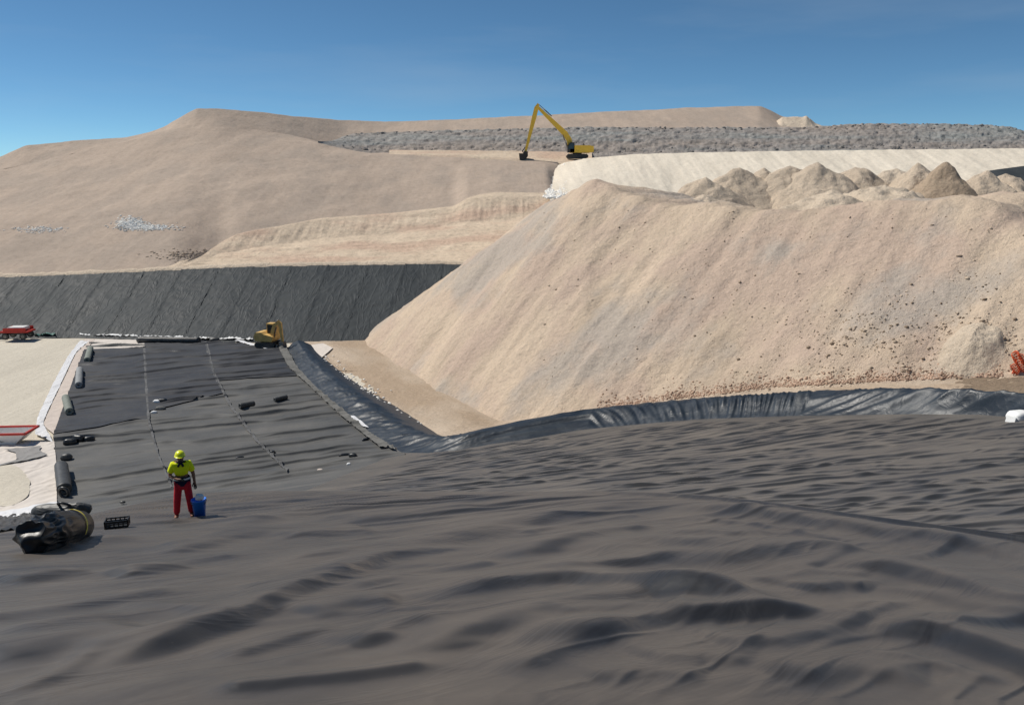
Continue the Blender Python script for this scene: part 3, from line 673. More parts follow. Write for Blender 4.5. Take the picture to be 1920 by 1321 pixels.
# far slope liner, in panels
tops = [-560, -460, -380, -300, -215, -130, -45, 40, 120, 195, 268, 340, 408, 474, 545, 615, 690, 760, 830, 900, 960]
fs = bpy.data.objects.new('far_slope_liner', None); COL.objects.link(fs); structure(fs)
for i in range(len(tops)-1):
    nu, nv = 46, 60; u = np.linspace(0, 1, nu); tx = tops[i]+(tops[i+1]-tops[i]+4)*u; bx = tx-np.interp(tx, [-500, 0, 500, 900], [100, 88, 62, 38])
    T = at(tx, R0y(tx), R0d(tx)+.3); Bb = at_z(bx, fl(bx), np.full(nu, 0.0)); Bb[:, 2] -= .12; Bb[:, 1] -= .6
    P = np.stack([Bb*(1-k)+T*k for k in np.linspace(0, 1, nv)])
    wr = .07*ridge(aniso(P[..., 0]+i*31, P[..., 1]*1.6, -12 if i % 2 else 10, 0.8, 3.6, 301, 2), 2.5)+.05*fbm(P[..., 0]*.3+i, P[..., 1]*.3, 302, 2)
    P[..., 2] += wr+.05*np.exp(-((u-0)/.04)**2)[None]+.02*(i % 2)
    grid('liner_panel', P, M['liner_far'], fs)
# anchor lip of pale sand at the top of the far slope
px = np.linspace(-500, 900, 300); a = at(px, R0y(px), R0d(px)+.2)
rr = .35+.2*fbm(px*.05, px*0, 7, 3)
structure(grid('anchor_berm', np.stack([a+np.array([0, -.2, -.3]), a+np.stack([0*px, 0*px+.25, .12+.2*rr], -1), a+np.stack([0*px, 0*px+1.3, rr], -1), a+np.array([0, 3.2, -.3])]), M['heap_light']))
# small black lined slope far right above the heaps
px = np.linspace(1815, 2150, 40); b0 = at(px, np.full(40, 362), 140.0); b1 = at(px, np.interp(px, [1815, 1835, 1860, 1920, 2150], [361, 325, 319, 311, 300]), 152.0)
structure(grid('upper_liner', np.stack([b0*(1-k)+b1*k for k in np.linspace(0, 1, 12)]), M['liner_far']))

# ------------------------------------------------------------------ geotextile sheets on the floor
fine = lambda a, s: (lambda X, Y: a*fbm(X*1.2, Y*1.2, s, 3)+a*1.2*ridge(aniso(X, Y, 70, .7, 4, s+1, 2), 2))
tag(px_sheet('geotextile_sheet', [(150, 640), (128, 668), (100, 720), (80, 762), (70, 785), (66, 815)], [(168, 640), (142, 662), (122, 705), (98, 755), (80, 795), (100, 829)], 30, 140, .05, fine(.07, 401), M['textile'], None, True), 'long crumpled white geotextile strip curving along the pale floor', 'geotextile', 'geotextile sheets on the floor')
tag(px_sheet('geotextile_sheet', [(160, 636), (142, 664), (122, 707), (98, 757), (80, 797), (98, 812)], [(178, 637), (160, 657), (132, 727), (116, 770), (102, 812), (101, 814)], 30, 120, .035, fine(.03, 403), M['textile_pink'], None, True), 'narrow pinkish geotextile strip beside the dark liner edge', 'geotextile', 'geotextile sheets on the floor')
tag(px_sheet('geotextile_sheet', [(178, 636), (168, 652), (166, 656)], [(272, 638), (271, 648), (271, 654)], 60, 24, .03, fine(.03, 405), M['textile_cream'], None, False), 'cream geotextile patch in front of the long black roll', 'geotextile', 'geotextile sheets on the floor')
tag(px_sheet('geotextile_sheet', [(-130, 838), (-130, 870), (-130, 990)], [(102, 829), (106, 870), (107, 952)], 120, 110, .04, fine(.05, 407), M['textile_cream'], None, False), 'wide cream geotextile sheet beside the rolled liner bundles', 'geotextile', 'geotextile sheets on the floor')
tag(px_sheet('geotextile_sheet', [(-130, 985), (-130, 1006)], [(107, 944), (110, 958)], 120, 14, .09, fine(.06, 409), M['textile'], None, False), 'white folded geotextile edge running behind the liner bundles', 'geotextile', 'geotextile sheets on the floor')
tag(px_sheet('liner_strip', [(-130, 1000), (-130, 1032)], [(112, 957), (70, 996)], 90, 20, .10, fine(.07, 411), M['black'], None, False), 'loose black liner strip below the white geotextile edge', 'liner')
# round sandy patch on the cream sheet
a = np.linspace(0, 2*math.pi, 60); rr = np.linspace(0, 1, 14)
P = np.stack([hit(8+48*np.cos(a)*k*(1+.1*vn(a*2, a*0, 3)), 912+40*np.sin(a)*k) for k in rr]); P[..., 2] = zcell(P[..., 0], P[..., 1])+.10+.05*(1-rr[:, None]**2)
tag(grid('sand_patch', P, M['floor']), 'low round spread of beige sand on the cream geotextile', 'sand')
# grey mat
tag(px_sheet('ground_mat', [(8, 846), (30, 852), (32, 866), (-40, 884)], [(78, 840), (74, 848), (90, 856), (70, 863)], 40, 30, .15, fine(.03, 415), M['grey_mat'], None, False), 'torn grey mat lying on the cream geotextile', 'mat')
# grey dusty strip along the foot of the bund
tag(px_sheet('geotextile_strip', [(522, 654), (540, 690), (575, 722), (630, 775), (668, 806), (712, 842)], [(536, 652), (556, 690), (594, 731), (650, 778), (690, 812), (742, 846)], 20, 240, .16, lambda X, Y: floor_wr(X, Y)+fine(.05, 417)(X, Y), M['textile_dirty'], None, True), 'dirty grey geotextile strip along the inner foot of the bund', 'geotextile')
tag(px_sheet('geotextile_sheet', [(655, 783), (666, 793), (682, 804)], [(664, 783), (676, 792), (692, 806)], 10, 20, .16, fine(.04, 419), M['textile'], None, False), 'small white geotextile scrap at the foot of the bund', 'geotextile', 'geotextile sheets on the floor')
# white sheet on the road end
c = [at_z(q[0], q[1], .12) for q in ((571, 648), (606, 643), (624, 652), (602, 671))]
Pq = np.stack([np.linspace(c[0], c[1], 16), np.linspace(c[3], c[2], 16)]); Pq = np.stack([Pq[0]*(1-k)+Pq[1]*k for k in np.linspace(0, 1, 12)]); Pq[..., 2] += .04*fbm(Pq[..., 0]*2, Pq[..., 1]*2, 5, 2)
tag(grid('geotextile_sheet', Pq, M['textile_cream']), 'pale four-sided geotextile sheet at the far end of the sand road', 'geotextile', 'geotextile sheets on the floor')
# dust lines on seams
def dust_line(pts, wpx, parent, off, n=160, seed=0):
    c_ = poly(pts, n, True); wv_ = wpx*(.6+.5*fbm(np.arange(n)*.12*260/n, np.zeros(n), seed, 3))
    a = c_.copy(); b = c_.copy(); dx = np.gradient(c_, axis=0); L_ = np.linalg.norm(dx, axis=1)[:, None]; nn = np.stack([-dx[:, 1], dx[:, 0]], -1)/L_
    nn[:, 1] *= .55
    q = np.stack([c_-nn*wv_[:, None], c_, c_+nn*wv_[:, None]], 1); P = hit(q[..., 0], q[..., 1])
    return P
for pts, wp, par, off, sd, fn in (([(271, 650), (274, 720), (279, 790), (295, 850), (322, 915)], 3.6, slope_liner, .085, 1, floor_wr), ([(386, 641), (400, 700), (432, 762), (480, 826), (540, 886)], 4.4, slope_liner, .085, 2, floor_wr)):
    P = dust_line(pts, wp, par, off, 1500, sd); P[..., 2] = zcell(P[..., 0], P[..., 1])+off+fn(P[..., 0], P[..., 1]); grid('seam_strip', P, M['seam'], par)

# ------------------------------------------------------------------ sand heaps on the plateau
def heap(pxt, pyt, d, base_z, rad, m, label, seed, el=1.0):
    rad = rad*1.12; T = at(pxt, pyt+3, d); hgt = T[2]-base_z; nr, na = 40, 84
    r = np.linspace(0, 1, nr)[:, None]; a_ = np.linspace(0, 2*math.pi, na)[None]
    X = rad*r*np.cos(a_)*el; Y = rad*r*np.sin(a_)
    Z = hgt*(1-r**1.18)+.0*a_
    ns = fbm(X*.35+seed*7, Y*.35, 500+seed, 4)*.95+fbm(X*1.3+seed, Y*1.3, 520+seed, 3)*.2
    ns[:, -1] = ns[:, 0]; Z = Z+ns*np.sin(np.pi*np.clip(r*.92+.1, 0, 1))-.12*r
    P = np.stack([X, Y, Z], -1)
    o = grid('sand_heap', P, m); o.location = (T[0], d, base_z); tag(o, label, 'sand heap', 'sand heaps on the plateau'); return o
HP = [
 (1324, 327, 84, 12.6, 6.0, 'heap_tan', 'low tan sand heap, leftmost of the row above the mound'),
 (1387, 312, 88, 12.8, 6.4, 'heap_tan', 'tan sand heap, second from left in the row above the mound'),
 (1432, 313, 90, 12.8, 6.0, 'heap_tan', 'small tan sand heap, third from left in the row above the mound'),
 (1481, 305, 88, 12.8, 6.8, 'heap_tan', 'rounded tan sand heap, fourth from left in the row above the mound'),
 (1534, 300, 86, 12.8, 7.2, 'heap_tan', 'tallest pointed tan sand heap in the middle of the row'),
 (1605, 307, 88, 12.9, 7.0, 'heap_tan', 'broad tan sand heap just right of the tallest pointed one'),
 (1680, 313, 92, 12.9, 6.2, 'heap_light', 'pale sand heap left of the two brown heaps'),
 (1721, 302, 84, 13.2, 4.6, 'heap_tan', 'steep light brown heap left of the dark brown one'),
 (1776, 302, 80, 13.2, 4.2, 'heap_brown', 'dark brown earth heap near the right end of the row'),
 (1852, 317, 84, 13.0, 5.0, 'heap_tan', 'tan heap just right of the dark brown heap'),
 (1886, 320, 86, 13.0, 5.4, 'heap_tan', 'rightmost tan heap in front of the small black lined slope'),
 (1660, 342, 73, 13.2, 6.6, 'heap_light', 'wide low pale heap in front of the brown heaps'),
 (1560, 352, 72, 12.8, 6.0, 'heap_light', 'low pale heap on the mound crest in front of the tallest heap'),
 (1330, 362, 76, 12.6, 4.6, 'heap_light', 'small pale sand heap in front of the leftmost tan heap'),
]
for i, (a_, b_, d_, z_, r_, m_, lb) in enumerate(HP): heap(a_, b_, d_, z_, r_, M[m_], lb, i)
x, y, z = [float(q) for q in ray(1822, 655)]; t = 40.0
for _ in range(80): t = t+(H+z*t-float(mound_z(np.array(x*t), np.array(y*t))))/1.3
r = np.linspace(0, 1, 30)[:, None]; a_ = np.linspace(0, 2*math.pi, 60)[None]; X = x*t+1.7*r*np.cos(a_); Y = y*t+1.7*r*np.sin(a_)
b_ = .95*(1-r**1.2)+.16*fbm(X*2, Y*2, 551, 3)*(1-r); b_[:, -1] = b_[:, 0]
o = grid('sand_heap', np.stack([X, Y, mound_z(X, Y)+b_-.12*r], -1), M['heap_light']); tag(o, 'small pale pile at the foot of the mound near the orange net', 'sand heap')
# reddish soil along the toe of the mound
n = 2600; k = rng.uniform(0, 1, n); qx = 1120+k*760; qy = np.interp(qx, [1100, 1250, 1450, 1700, 1920], [772, 750, 726, 712, 705])-rng.gamma(1.3, 5.5, n)
x, y, z = ray(qx, qy); t = np.full(n, 50.0)
for _ in range(60): t = t+(H+z*t-mound_z(x*t, y*t))/1.3
tag(stones('red_clods', np.stack([x*t, y*t, H+z*t], -1), rng.uniform(.02, .085, n), M['redsoil'], None, .7, 14), 'reddish crumbly soil along the toe of the sand mound', 'soil', kind='stuff')

# white broken rock at the end of the white embankment
n = 2800; k = rng.uniform(0, 1, n); qx = 1026+rng.uniform(0, 1, n)**1.5*100+k*8+rng.normal(0, 3, n); qy = 372-k*66
qy = Wby(qx)-k*(Wby(qx)-Wty(qx)-3); pts = at(qx, qy, Wd(qx)+(175.5-Wd(qx))*k-.3); tag(stones('white_rubble', pts, rng.uniform(.08, .30, n)*np.where(qx < 1062, 1.35, 1), M['whiterock'], None, .8, 8), 'broken white rock at the left end of the white embankment', 'rubble', kind='stuff')
# white debris on the tan hill
from mathutils.bvhtree import BVHTree
bv = BVHTree.FromPolygons([v.co for v in hill.data.vertices], [p.vertices for p in hill.data.polygons])
def hill_pts(cx_, cy_, sx, sy_, n):
    qx = rng.normal(cx_, sx, n); qy = rng.normal(cy_, sy_, n); res = []
    for a, b in zip(qx, qy):
        x, y, z = ray(a, b); r = bv.ray_cast(Vector((0, 0, H)), Vector((float(x), float(y), float(z))).normalized())
        if r[0]: res.append(r[0][:])
    return np.array(res)
for nm, lst, lb in (('white_debris', ((246, 419, 13, 6, 800), (280, 426, 26, 3, 500)), 'patch of white debris scattered on the middle of the tan hill'), ('pale_debris', ((70, 430, 24, 3, 200),), 'thin line of pale debris at the left of the tan hill'), ('grey_debris', ((360, 478, 34, 5, 300),), 'grey stones lying left of the pale excavated bench')):
    p = np.concatenate([hill_pts(*q) for q in lst]); 
    tag(stones(nm, p, rng.uniform(.07, .26, len(p)), M['whiterock'] if nm != 'grey_debris' else M['rock'], None, .3, 9), lb, 'debris', kind='stuff')
# white stones and scraps along the road edge of the bund
n = 240; k = rng.uniform(0, 1, n); cp = poly([(600, 672), (612, 690), (640, 715), (700, 752), (748, 790), (790, 815), (850, 815)], 400, False)[(k*399).astype(int)]
off = rng.gamma(1.6, 5, n); pts = at_z(cp[:, 0]+off*.9+3, cp[:, 1]-off*.45-1, .12)
tag(stones('white_stones', pts, rng.uniform(.04, .17, n), M['whiterock'], None, .5, 10), 'white stones and scraps strewn along the sand road by the bund', 'stones', kind='stuff')
def blob_sheet(name, cx_, cy_, rx, ry, z0, m, label, cat, seed, grp=None):
    a = np.linspace(0, 2*math.pi, 50); rr = np.linspace(0, 1, 8)
    kx = 1+.35*vn(a*1.6+seed*3, a*0+seed, 700); kx[-1] = kx[0]
    P = np.stack([at_z(cx_+rx*np.cos(a)*kx*k, cy_+ry*np.sin(a)*kx*k, z0) for k in rr]); P[..., 2] += .08*(1-rr[:, None]**2)+.05*fbm(P[..., 0]*1.5, P[..., 1]*1.5, seed, 2)
    return tag(grid(name, P, m), label, cat, grp)
blob_sheet('geotextile_scrap', 845, 806, 26, 7, .18, M['textile'], 'white crumpled scrap at the corner of the bund', 'geotextile', 3)
blob_sheet('geotextile_scrap', 742, 782, 16, 4, .18, M['textile'], 'thin white scrap on the road edge of the bund', 'geotextile', 5)

# ------------------------------------------------------------------ long reach excavator on the upper bench
EX = at(1082, 297.5, 179.0); ex = thing('long_reach_excavator', tuple(EX), 'yellow long-reach excavator with boom raised on the upper bench', 'excavator')
for sy_ in (-1.35, 1.35):
    bm = bmesh.new(); prof = [(-2.3, .35), (-2.0, .02), (2.0, .02), (2.3, .35), (2.3, .6), (2.0, .92), (-2.0, .92), (-2.3, .6)]; add_prism(bm, prof, sy_-.35, sy_+.35)
    for k in range(9): add_box(bm, (-1.9+k*.47, sy_, .95), (.2, .74, .06))
    bm_obj('track', bm, M['exdark'], ex)
bm = bmesh.new(); add_box(bm, (0, 0, .75), (2.6, 2.2, .5)); add_cyl(bm, (0, 0, .9), (0, 0, 1.2), 1.0); bm_obj('undercarriage', bm, M['exdark'], ex)
bm = bmesh.new(); add_prism(bm, [(-1.6, 1.2), (2.6, 1.2), (3.0, 1.5), (3.0, 2.5), (2.7, 2.75), (-.5, 2.75), (-1.6, 2.3)], -1.5, 1.5); bm_obj('upper_body', bm, M['exy'], ex, bevel=.08)
bm = bmesh.new(); add_prism(bm, [(2.3, 1.25), (3.4, 1.35), (3.5, 1.7), (3.4, 2.6), (2.4, 2.7)], -1.52, 1.52); bm_obj('counterweight', bm, M['exy'], ex, bevel=.08)
bm = bmesh.new(); add_prism(bm, [(-2.2, 1.25), (-.7, 1.25), (-.7, 3.35), (-1.6, 3.4), (-2.2, 2.4)], -1.5, -.35); cab = bm_obj('cab', bm, M['exdark'], ex, bevel=.06)
bm = bmesh.new(); add_prism(bm, [(-2.05, 2.0), (-.85, 2.0), (-.85, 3.15), (-1.5, 3.2), (-2.02, 2.4)], -1.53, -1.505); bm_obj('window', bm, M['glass'], cab)
bm = bmesh.new(); add_beam(bm, [(-1.4, .25, 1.7), (-1.75, .25, 3.9), (-2.6, .25, 5.2), (-8.85, .25, 11.0)], .62, [.9, 1.15, 1.15, .55]); boom = bm_obj('boom', bm, M['exy'], ex, bevel=.04)
bm = bmesh.new(); add_beam(bm, [(-8.5, .25, 11.4), (-8.9, .25, 10.6), (-9.4, .25, 8.6), (-11.2, .25, 1.5)], .5, [.5, .95, .95, .45]); stick = bm_obj('stick', bm, M['exy'], ex, bevel=.04)
for a, b, r_, nm in (((-1.9, -.2, 2.0), (-3.2, -.2, 5.0), .13, 'boom_cylinder'), ((-1.9, .7, 2.0), (-3.2, .7, 5.0), .13, 'boom_cylinder'), ((-5.6, .25, 8.9), (-8.7, .25, 11.6), .12, 'stick_cylinder')):
    bm = bmesh.new(); add_cyl(bm, a, tuple(Vector(a).lerp(Vector(b), .6)), r_); add_cyl(bm, tuple(Vector(a).lerp(Vector(b), .55)), b, r_*.6); bm_obj(nm, bm, M['steel'], ex, True)
bm = bmesh.new(); add_prism(bm, [(-11.6, 1.6), (-10.7, 1.5), (-10.7, .5), (-11.2, -.1), (-12.0, -.25), (-11.5, .5)], -.5, 1.0); bm_obj('bucket', bm, M['exdark'], ex, bevel=.04)
bm = bmesh.new(); add_beam(bm, [(-11.3, .25, 2.4), (-11.9, .25, 1.6), (-11.5, .25, 1.0)], .35, [.18, .22, .18]); bm_obj('bucket_link', bm, M['exdark'], ex)
# hand rail and exhaust
bm = bmesh.new(); add_cyl(bm, (1.4, .6, 2.7), (1.4, .6, 3.3), .09, seg=8); bm_obj('exhaust', bm, M['exdark'], ex, True)
# dark bin left of the bucket
bm = bmesh.new(); add_prism(bm, [(-.55, 0), (.55, 0), (.7, 1.5), (-.7, 1.5)], -.6, .6)
o = bm_obj('dark_block', bm, M['exdark'], bevel=.06); o.location = tuple(at(979, 301, 179.0)); tag(o, 'dark upright block on the ground left of the excavator bucket', 'block')

# ------------------------------------------------------------------ small excavator at the floor edge
S = at_z(505, 651, 0.0); me_ = thing('small_excavator', (S[0], S[1], .12), 'small dusty yellow excavator parked at the far floor corner', 'excavator', rz=math.radians(-14))
for sy_ in (-.75, .75):
    bm = bmesh.new(); add_prism(bm, [(-1.1, .2), (-.95, .0), (.95, .0), (1.1, .2), (1.1, .35), (.95, .5), (-.95, .5), (-1.1, .35)], sy_-.2, sy_+.2)
    for k in range(8): add_box(bm, (-.9+k*.26, sy_, .5), (.12, .42, .05))
    bm_obj('track', bm, M['exdark'], me_)
bm = bmesh.new(); add_box(bm, (0, 0, .38), (1.3, 1.2, .3)); add_cyl(bm, (0, 0, .4), (0, 0, .65), .5); bm_obj('undercarriage', bm, M['exdark'], me_)
bm = bmesh.new(); add_prism(bm, [(-1.1, .62), (.75, .62), (.85, .8), (.85, 1.15), (-.1, 1.35), (-.4, 1.55), (-1.0, 1.5), (-1.25, 1.1)], -.8, .8); bm_obj('upper_body', bm, M['exyd'], me_, bevel=.05)
bm = bmesh.new(); add_prism(bm, [(-.15, 1.1), (.85, 1.1), (.8, 1.9), (.55, 2.35), (-.15, 2.35)], -.05, .78); cab = bm_obj('cab', bm, M['exyd'], me_, bevel=.06)
bm = bmesh.new(); add_prism(bm, [(-.05, 1.35), (.74, 1.35), (.7, 1.9), (.5, 2.22), (-.05, 2.22)], -.075, -.055); bm_obj('window', bm, M['glass'], cab)
bm = bmesh.new(); add_beam(bm, [(.6, -.35, .85), (.75, -.35, 1.7), (1.0, -.35, 2.3), (1.55, -.35, 2.62)], .24, [.3, .36, .36, .22]); bm_obj('boom', bm, M['exyd'], me_, bevel=.03)
bm = bmesh.new(); add_beam(bm, [(1.35, -.35, 2.75), (1.6, -.35, 2.5), (1.75, -.35, .6)], .2, [.2, .32, .2]); bm_obj('stick', bm, M['exyd'], me_, bevel=.03)
bm = bmesh.new(); add_prism(bm, [(1.5, .65), (1.95, .6), (2.0, .15), (1.75, -.08), (1.25, -.08), (1.5, .25)], -.7, 0); bm_obj('bucket', bm, M['steel'], me_, bevel=.03)
for a, b in (((.8, -.35, 1.0), (1.15, -.35, 2.1)), ((1.1, -.35, 2.55), (1.45, -.35, 2.85))):
    bm = bmesh.new(); add_cyl(bm, a, b, .06); bm_obj('cylinder', bm, M['steel'], me_, True)
bm = bmesh.new(); add_box(bm, (1.35, 0, .2), (.1, 1.7, .4)); add_box(bm, (1.1, .4, .25), (.5, .1, .12)); add_box(bm, (1.1, -.4, .25), (.5, .1, .12)); bm_obj('blade', bm, M['steel'], me_)
# ------------------------------------------------------------------ trailer with red deck, far left
S = at_z(35, 636, 0.0); tr_ = thing('flatbed_trailer', (S[0], S[1], .1), 'red flatbed trailer at the foot of the far black slope', 'trailer', rz=math.radians(4))
bm = bmesh.new(); add_box(bm, (0, 0, .82), (2.9, 1.7, .16)); bm_obj('deck', bm, M['redp'], tr_, bevel=.02)
for y_ in (-.82, .82):
    bm = bmesh.new(); add_box(bm, (.1, y_, 1.08), (2.3, .06, .34)); bm_obj('side_board', bm, M['redp'], tr_)
bm = bmesh.new(); add_box(bm, (.15, 0, 1.16), (1.7, 1.3, .3)); bm_obj('load', bm, M['whitep'], tr_, bevel=.05)
bm = bmesh.new(); add_box(bm, (0, 0, .62), (2.6, .9, .22)); add_box(bm, (-1.9, 0, .6), (1.2, .12, .12)); bm_obj('chassis', bm, M['exdark'], tr_)
for x_ in (-.9, .9):
    for y_ in (-.75, .75):
        bm = bmesh.new(); add_cyl(bm, (x_, y_-.12, .36), (x_, y_+.12, .36), .36, seg=20); wh = bm_obj('wheel', bm, M['black'], tr_, bevel=.04)
        bm = bmesh.new(); add_cyl(bm, (x_, y_-.135, .36), (x_, y_+.135, .36), .17, seg=16); bm_obj('rim', bm, M['steel'], wh)
S = at_z(2, 634, 0.0); bm = bmesh.new(); add_ring(bm, (0, 0, .42), .38, .07, (.3, 1, 0)); add_ring(bm, (-.9, .1, .40), .36, .07, (.2, 1, 0)); add_tube(bm, [(0, 0, .42), (-.3, .02, .85), (-.75, .08, .8), (-.9, .1, .4)], .04)
o = bm_obj('hand_cart', bm, M['black'], None, True); o.location = (S[0], S[1], .03); tag(o, 'dark two-wheeled cart left of the red trailer', 'cart')
S0 = at_z(66, 634, .1); bm = bmesh.new()
P = px_sheet('teal_sheet', [(64, 629.6), (64, 631.5)], [(104, 629.5), (104, 631.5)], 30, 6, .12, fine(.25, 431), M['teal']); tag(P, 'thin teal sheet lying right of the red trailer', 'sheet')

# ------------------------------------------------------------------ skip with red rim, left edge
S = at_z(22, 838, .0); S = hit(22, 838); sk = thing('steel_skip', (S[0]-1.3, S[1]+1.0, S[2]+.02), 'white steel skip with a red rim cut off by the left edge', 'skip', rz=math.radians(4))
bm = bmesh.new(); o_ = [(-2.2, -.85), (1.45, -.85), (1.45, .85), (-2.2, .85)]; t_ = [(-2.4, -1.0), (2.35, -1.0), (2.35, 1.0), (-2.4, 1.0)]
vb = [bm.verts.new((x_, y_, .05)) for x_, y_ in o_]; vt = [bm.verts.new((x_, y_, .92)) for x_, y_ in t_]; vi = [bm.verts.new((x_*.96, y_*.93, .92)) for x_, y_ in t_]; vf = [bm.verts.new((x_*.95, y_*.92, .16)) for x_, y_ in o_]
bm.faces.new(vb[::-1]); bm.faces.new(vf)
for k in range(4):
    j = (k+1) % 4; bm.faces.new((vb[k], vb[j], vt[j], vt[k])); bm.faces.new((vt[k], vt[j], vi[j], vi[k])); bm.faces.new((vi[k], vi[j], vf[j], vf[k]))
body = bm_obj('body', bm, M['whitep'], sk)
bm = bmesh.new()
for k in range(4):
    a = Vector((*t_[k], .95)); b = Vector((*t_[(k+1) % 4], .95)); c_ = (a+b)/2; e = b-a
    add_box(bm, c_, (e.length+.14, .15, .16), Matrix.Rotation(math.atan2(e.y, e.x), 3, 'Z'))
bm_obj('rim', bm, M['redp'], sk)
sk.scale = (.85, .85, .8)
tcv = bpy.data.curves.new('lettering', 'FONT'); tcv.body = 'M.A.R.C.'; tcv.size = .42; tcv.extrude = .004
to = bpy.data.objects.new('tmp', tcv); COL.objects.link(to); dg = bpy.context.evaluated_depsgraph_get(); tm = bpy.data.meshes.new_from_object(to.evaluated_get(dg)); bpy.data.objects.remove(to)
o = link('lettering', tm, M['exdark'], sk, False); o.rotation_euler = (math.radians(80), 0, 0); o.location = (-.75, -.935, .30)

# ------------------------------------------------------------------ rolls, bundles, bags on the liner
def project(p):
    f_ = Vector((0, math.cos(TH), -math.sin(TH))); u_ = Vector((0, math.sin(TH), math.cos(TH))); v = Vector(p)-Vector((0, 0, H)); k = v.dot(f_)
    return CX+F*v.x/k, CY-F*v.dot(u_)/k
def place(px_, py_):
    """point of the wrinkled sheet seen at this photo pixel"""
    q = py_; near = py_ > np.interp(px_, cols, sy)+4
    for _ in range(4):
        p = hit(px_, q); X_, Y_ = np.array([p[0]]), np.array([p[1]])
        p[2] += float(.12+slope_wr(X_, Y_)[0] if near else max(0.0, floor_wr(X_, Y_)[0]*.5))
        if not near: break
        q += .8*(py_-project(p)[1])
    return Vector(p)
def roll_mesh(Ln, r, seg=28, nl=24, seed=0, lump=.06, taper=0, dish=True):
    bm = bmesh.new(); rings = []
    for i in range(nl+1):
        t_ = i/nl-.5; row = []
        for k in range(seg):
            a = 2*math.pi*k/seg
            rr = r*(1+lump*float(fbm(i*.35+seed*5, k*6.0/seg+seed, 900+seed, 3))+lump*.5*math.sin(a*3+seed))
            rr *= 1-taper*abs(t_*2)**6
            row.append(bm.verts.new((t_*Ln, rr*math.cos(a), max(0.0, rr*math.sin(a)*.94+r*.92))))
        rings.append(row)
    for r0, r1 in zip(rings, rings[1:]):
        for k in range(seg): bm.faces.new((r0[k], r0[(k+1) % seg], r1[(k+1) % seg], r1[k]))
    if not dish: bm.faces.new(rings[0][::-1]); bm.faces.new(rings[-1]); return bm
    for row, rev in ((rings[0], True), (rings[-1], False)):         # dished ends showing the core
        cx_ = sum((v.co for v in row), Vector())/seg
        inner = [bm.verts.new(cx_+(v.co-cx_)*.35) for v in row]; deep = [bm.verts.new(v.co+Vector((r*.5 if rev else -r*.5, 0, 0))) for v in inner]
        for k in range(seg):
            j = (k+1) % seg; f1 = (row[k], row[j], inner[j], inner[k]); f2 = (inner[k], inner[j], deep[j], deep[k])
            bm.faces.new(f1[::-1] if rev else f1); bm.faces.new(f2[::-1] if rev else f2)
        bm.faces.new(deep)
    return bm
def roll(px0, py0, px1, py1, r, m, label, seed, grp='liner rolls on the floor'):
    a, b = place(px0, py0), place(px1, py1); d_ = b-a
    o = bm_obj('liner_roll', roll_mesh(d_.length, r, seed=seed), m, None, True)
    o.location = (a+b)/2+Vector((0, 0, .04)); o.rotation_euler = (0, -math.atan2(d_.z, math.hypot(d_.x, d_.y)), math.atan2(d_.y, d_.x)); tag(o, label, 'roll', grp); return o
roll(170, 658.5, 164, 681, .28, M['greenroll'], 'grey-green roll nearest the cream patch on the dark liner', 1)
roll(150, 699, 148, 729, .28, M['greyroll'], 'light grey roll in the middle of the dark liner edge', 2)
roll(124, 752, 131, 779, .28, M['greenroll'], 'mottled grey-green roll at the lower dark liner edge', 3)
roll(259, 642.5, 375, 643.5, .33, M['blackdust'], 'long black roll lying across the far edge of the floor', 4)
roll(450, 768, 476, 762, .22, M['blackdust'], 'short dark roll in the middle of the grey floor panel', 5)
roll(515, 754, 538, 749, .18, M['blackdust'], 'small dark roll near the bund side of the floor', 6)
roll(116, 885, 122, 930, .36, M['blackdust'], 'black roll lying along the edge of the cream geotextile', 7)
S = place(121, 934); bm = bmesh.new(); add_ring(bm, (0, 0, .33), .26, .08, (.15, 1, .1)); o = bm_obj('hose_ring', bm, M['black'], None, True); o.location = S; tag(o, 'black hose ring at the near end of the edge roll', 'hose')
# big bundles
from mathutils import noise as mn
def bundle(px0, py0, px1, py1, r, label, seed, m, crumple, band=None):
    a, b = place(px0, py0), place(px1, py1); d_ = b-a; Ln = d_.length
    t = thing('liner_bundle', tuple((a+b)/2+Vector((0, 0, -.02))), label, 'liner bundle', 'bundles of rolled liner')
    t.rotation_euler = (0, -math.atan2(d_.z, math.hypot(d_.x, d_.y)), math.atan2(d_.y, d_.x))
    bm = bmesh.new(); bmesh.ops.create_icosphere(bm, subdivisions=6, radius=1)
    for v in bm.verts:
        c_ = v.co.copy(); x_ = math.copysign(abs(c_.x)**.45, c_.x)*Ln/2; q_ = math.hypot(c_.y, c_.z) or 1e-6; k_ = q_**.5/q_
        p = Vector((x_, c_.y*k_*r, c_.z*k_*r))
        cr = crumple(x_/Ln+.5)
        n1 = 1-1.6*abs(mn.noise(Vector((p.x*1.7+p.z*.8, p.y*3.2, p.z*3.2))+Vector((seed*5, 0, 0)))); n2 = 1-1.6*abs(mn.noise(Vector((p.x*4+p.y*2, p.y*9, p.z*9))+Vector((0, seed*3, 0))))
        f_ = 1+cr*(.26*(n1-.6)+.13*(n2-.6))+.05*mn.noise(Vector((p.x*1.2+seed, p.y, p.z)))
        p = Vector((p.x*(1+.12*cr*(n1-.75)), p.y*f_, p.z*f_)); p.z = max(-r*.82, p.z)+r*.80; v.co = p
    bm_obj('rolled_sheet', bm, M[m], t, True)
    if band:
        for x_, w_, tilt in band:
            a_ = np.linspace(-.35, math.pi+.35, 50); rr = r*1.06
            P = np.stack([np.stack([x_*Ln+s_*w_+tilt*np.sin(a_*1.1), rr*np.cos(a_), np.maximum(.01, rr*np.sin(a_)+r*.80)], -1) for s_ in (-1, -.3, .3, 1)]); grid('strap', P, M['strap'], t)
    return t
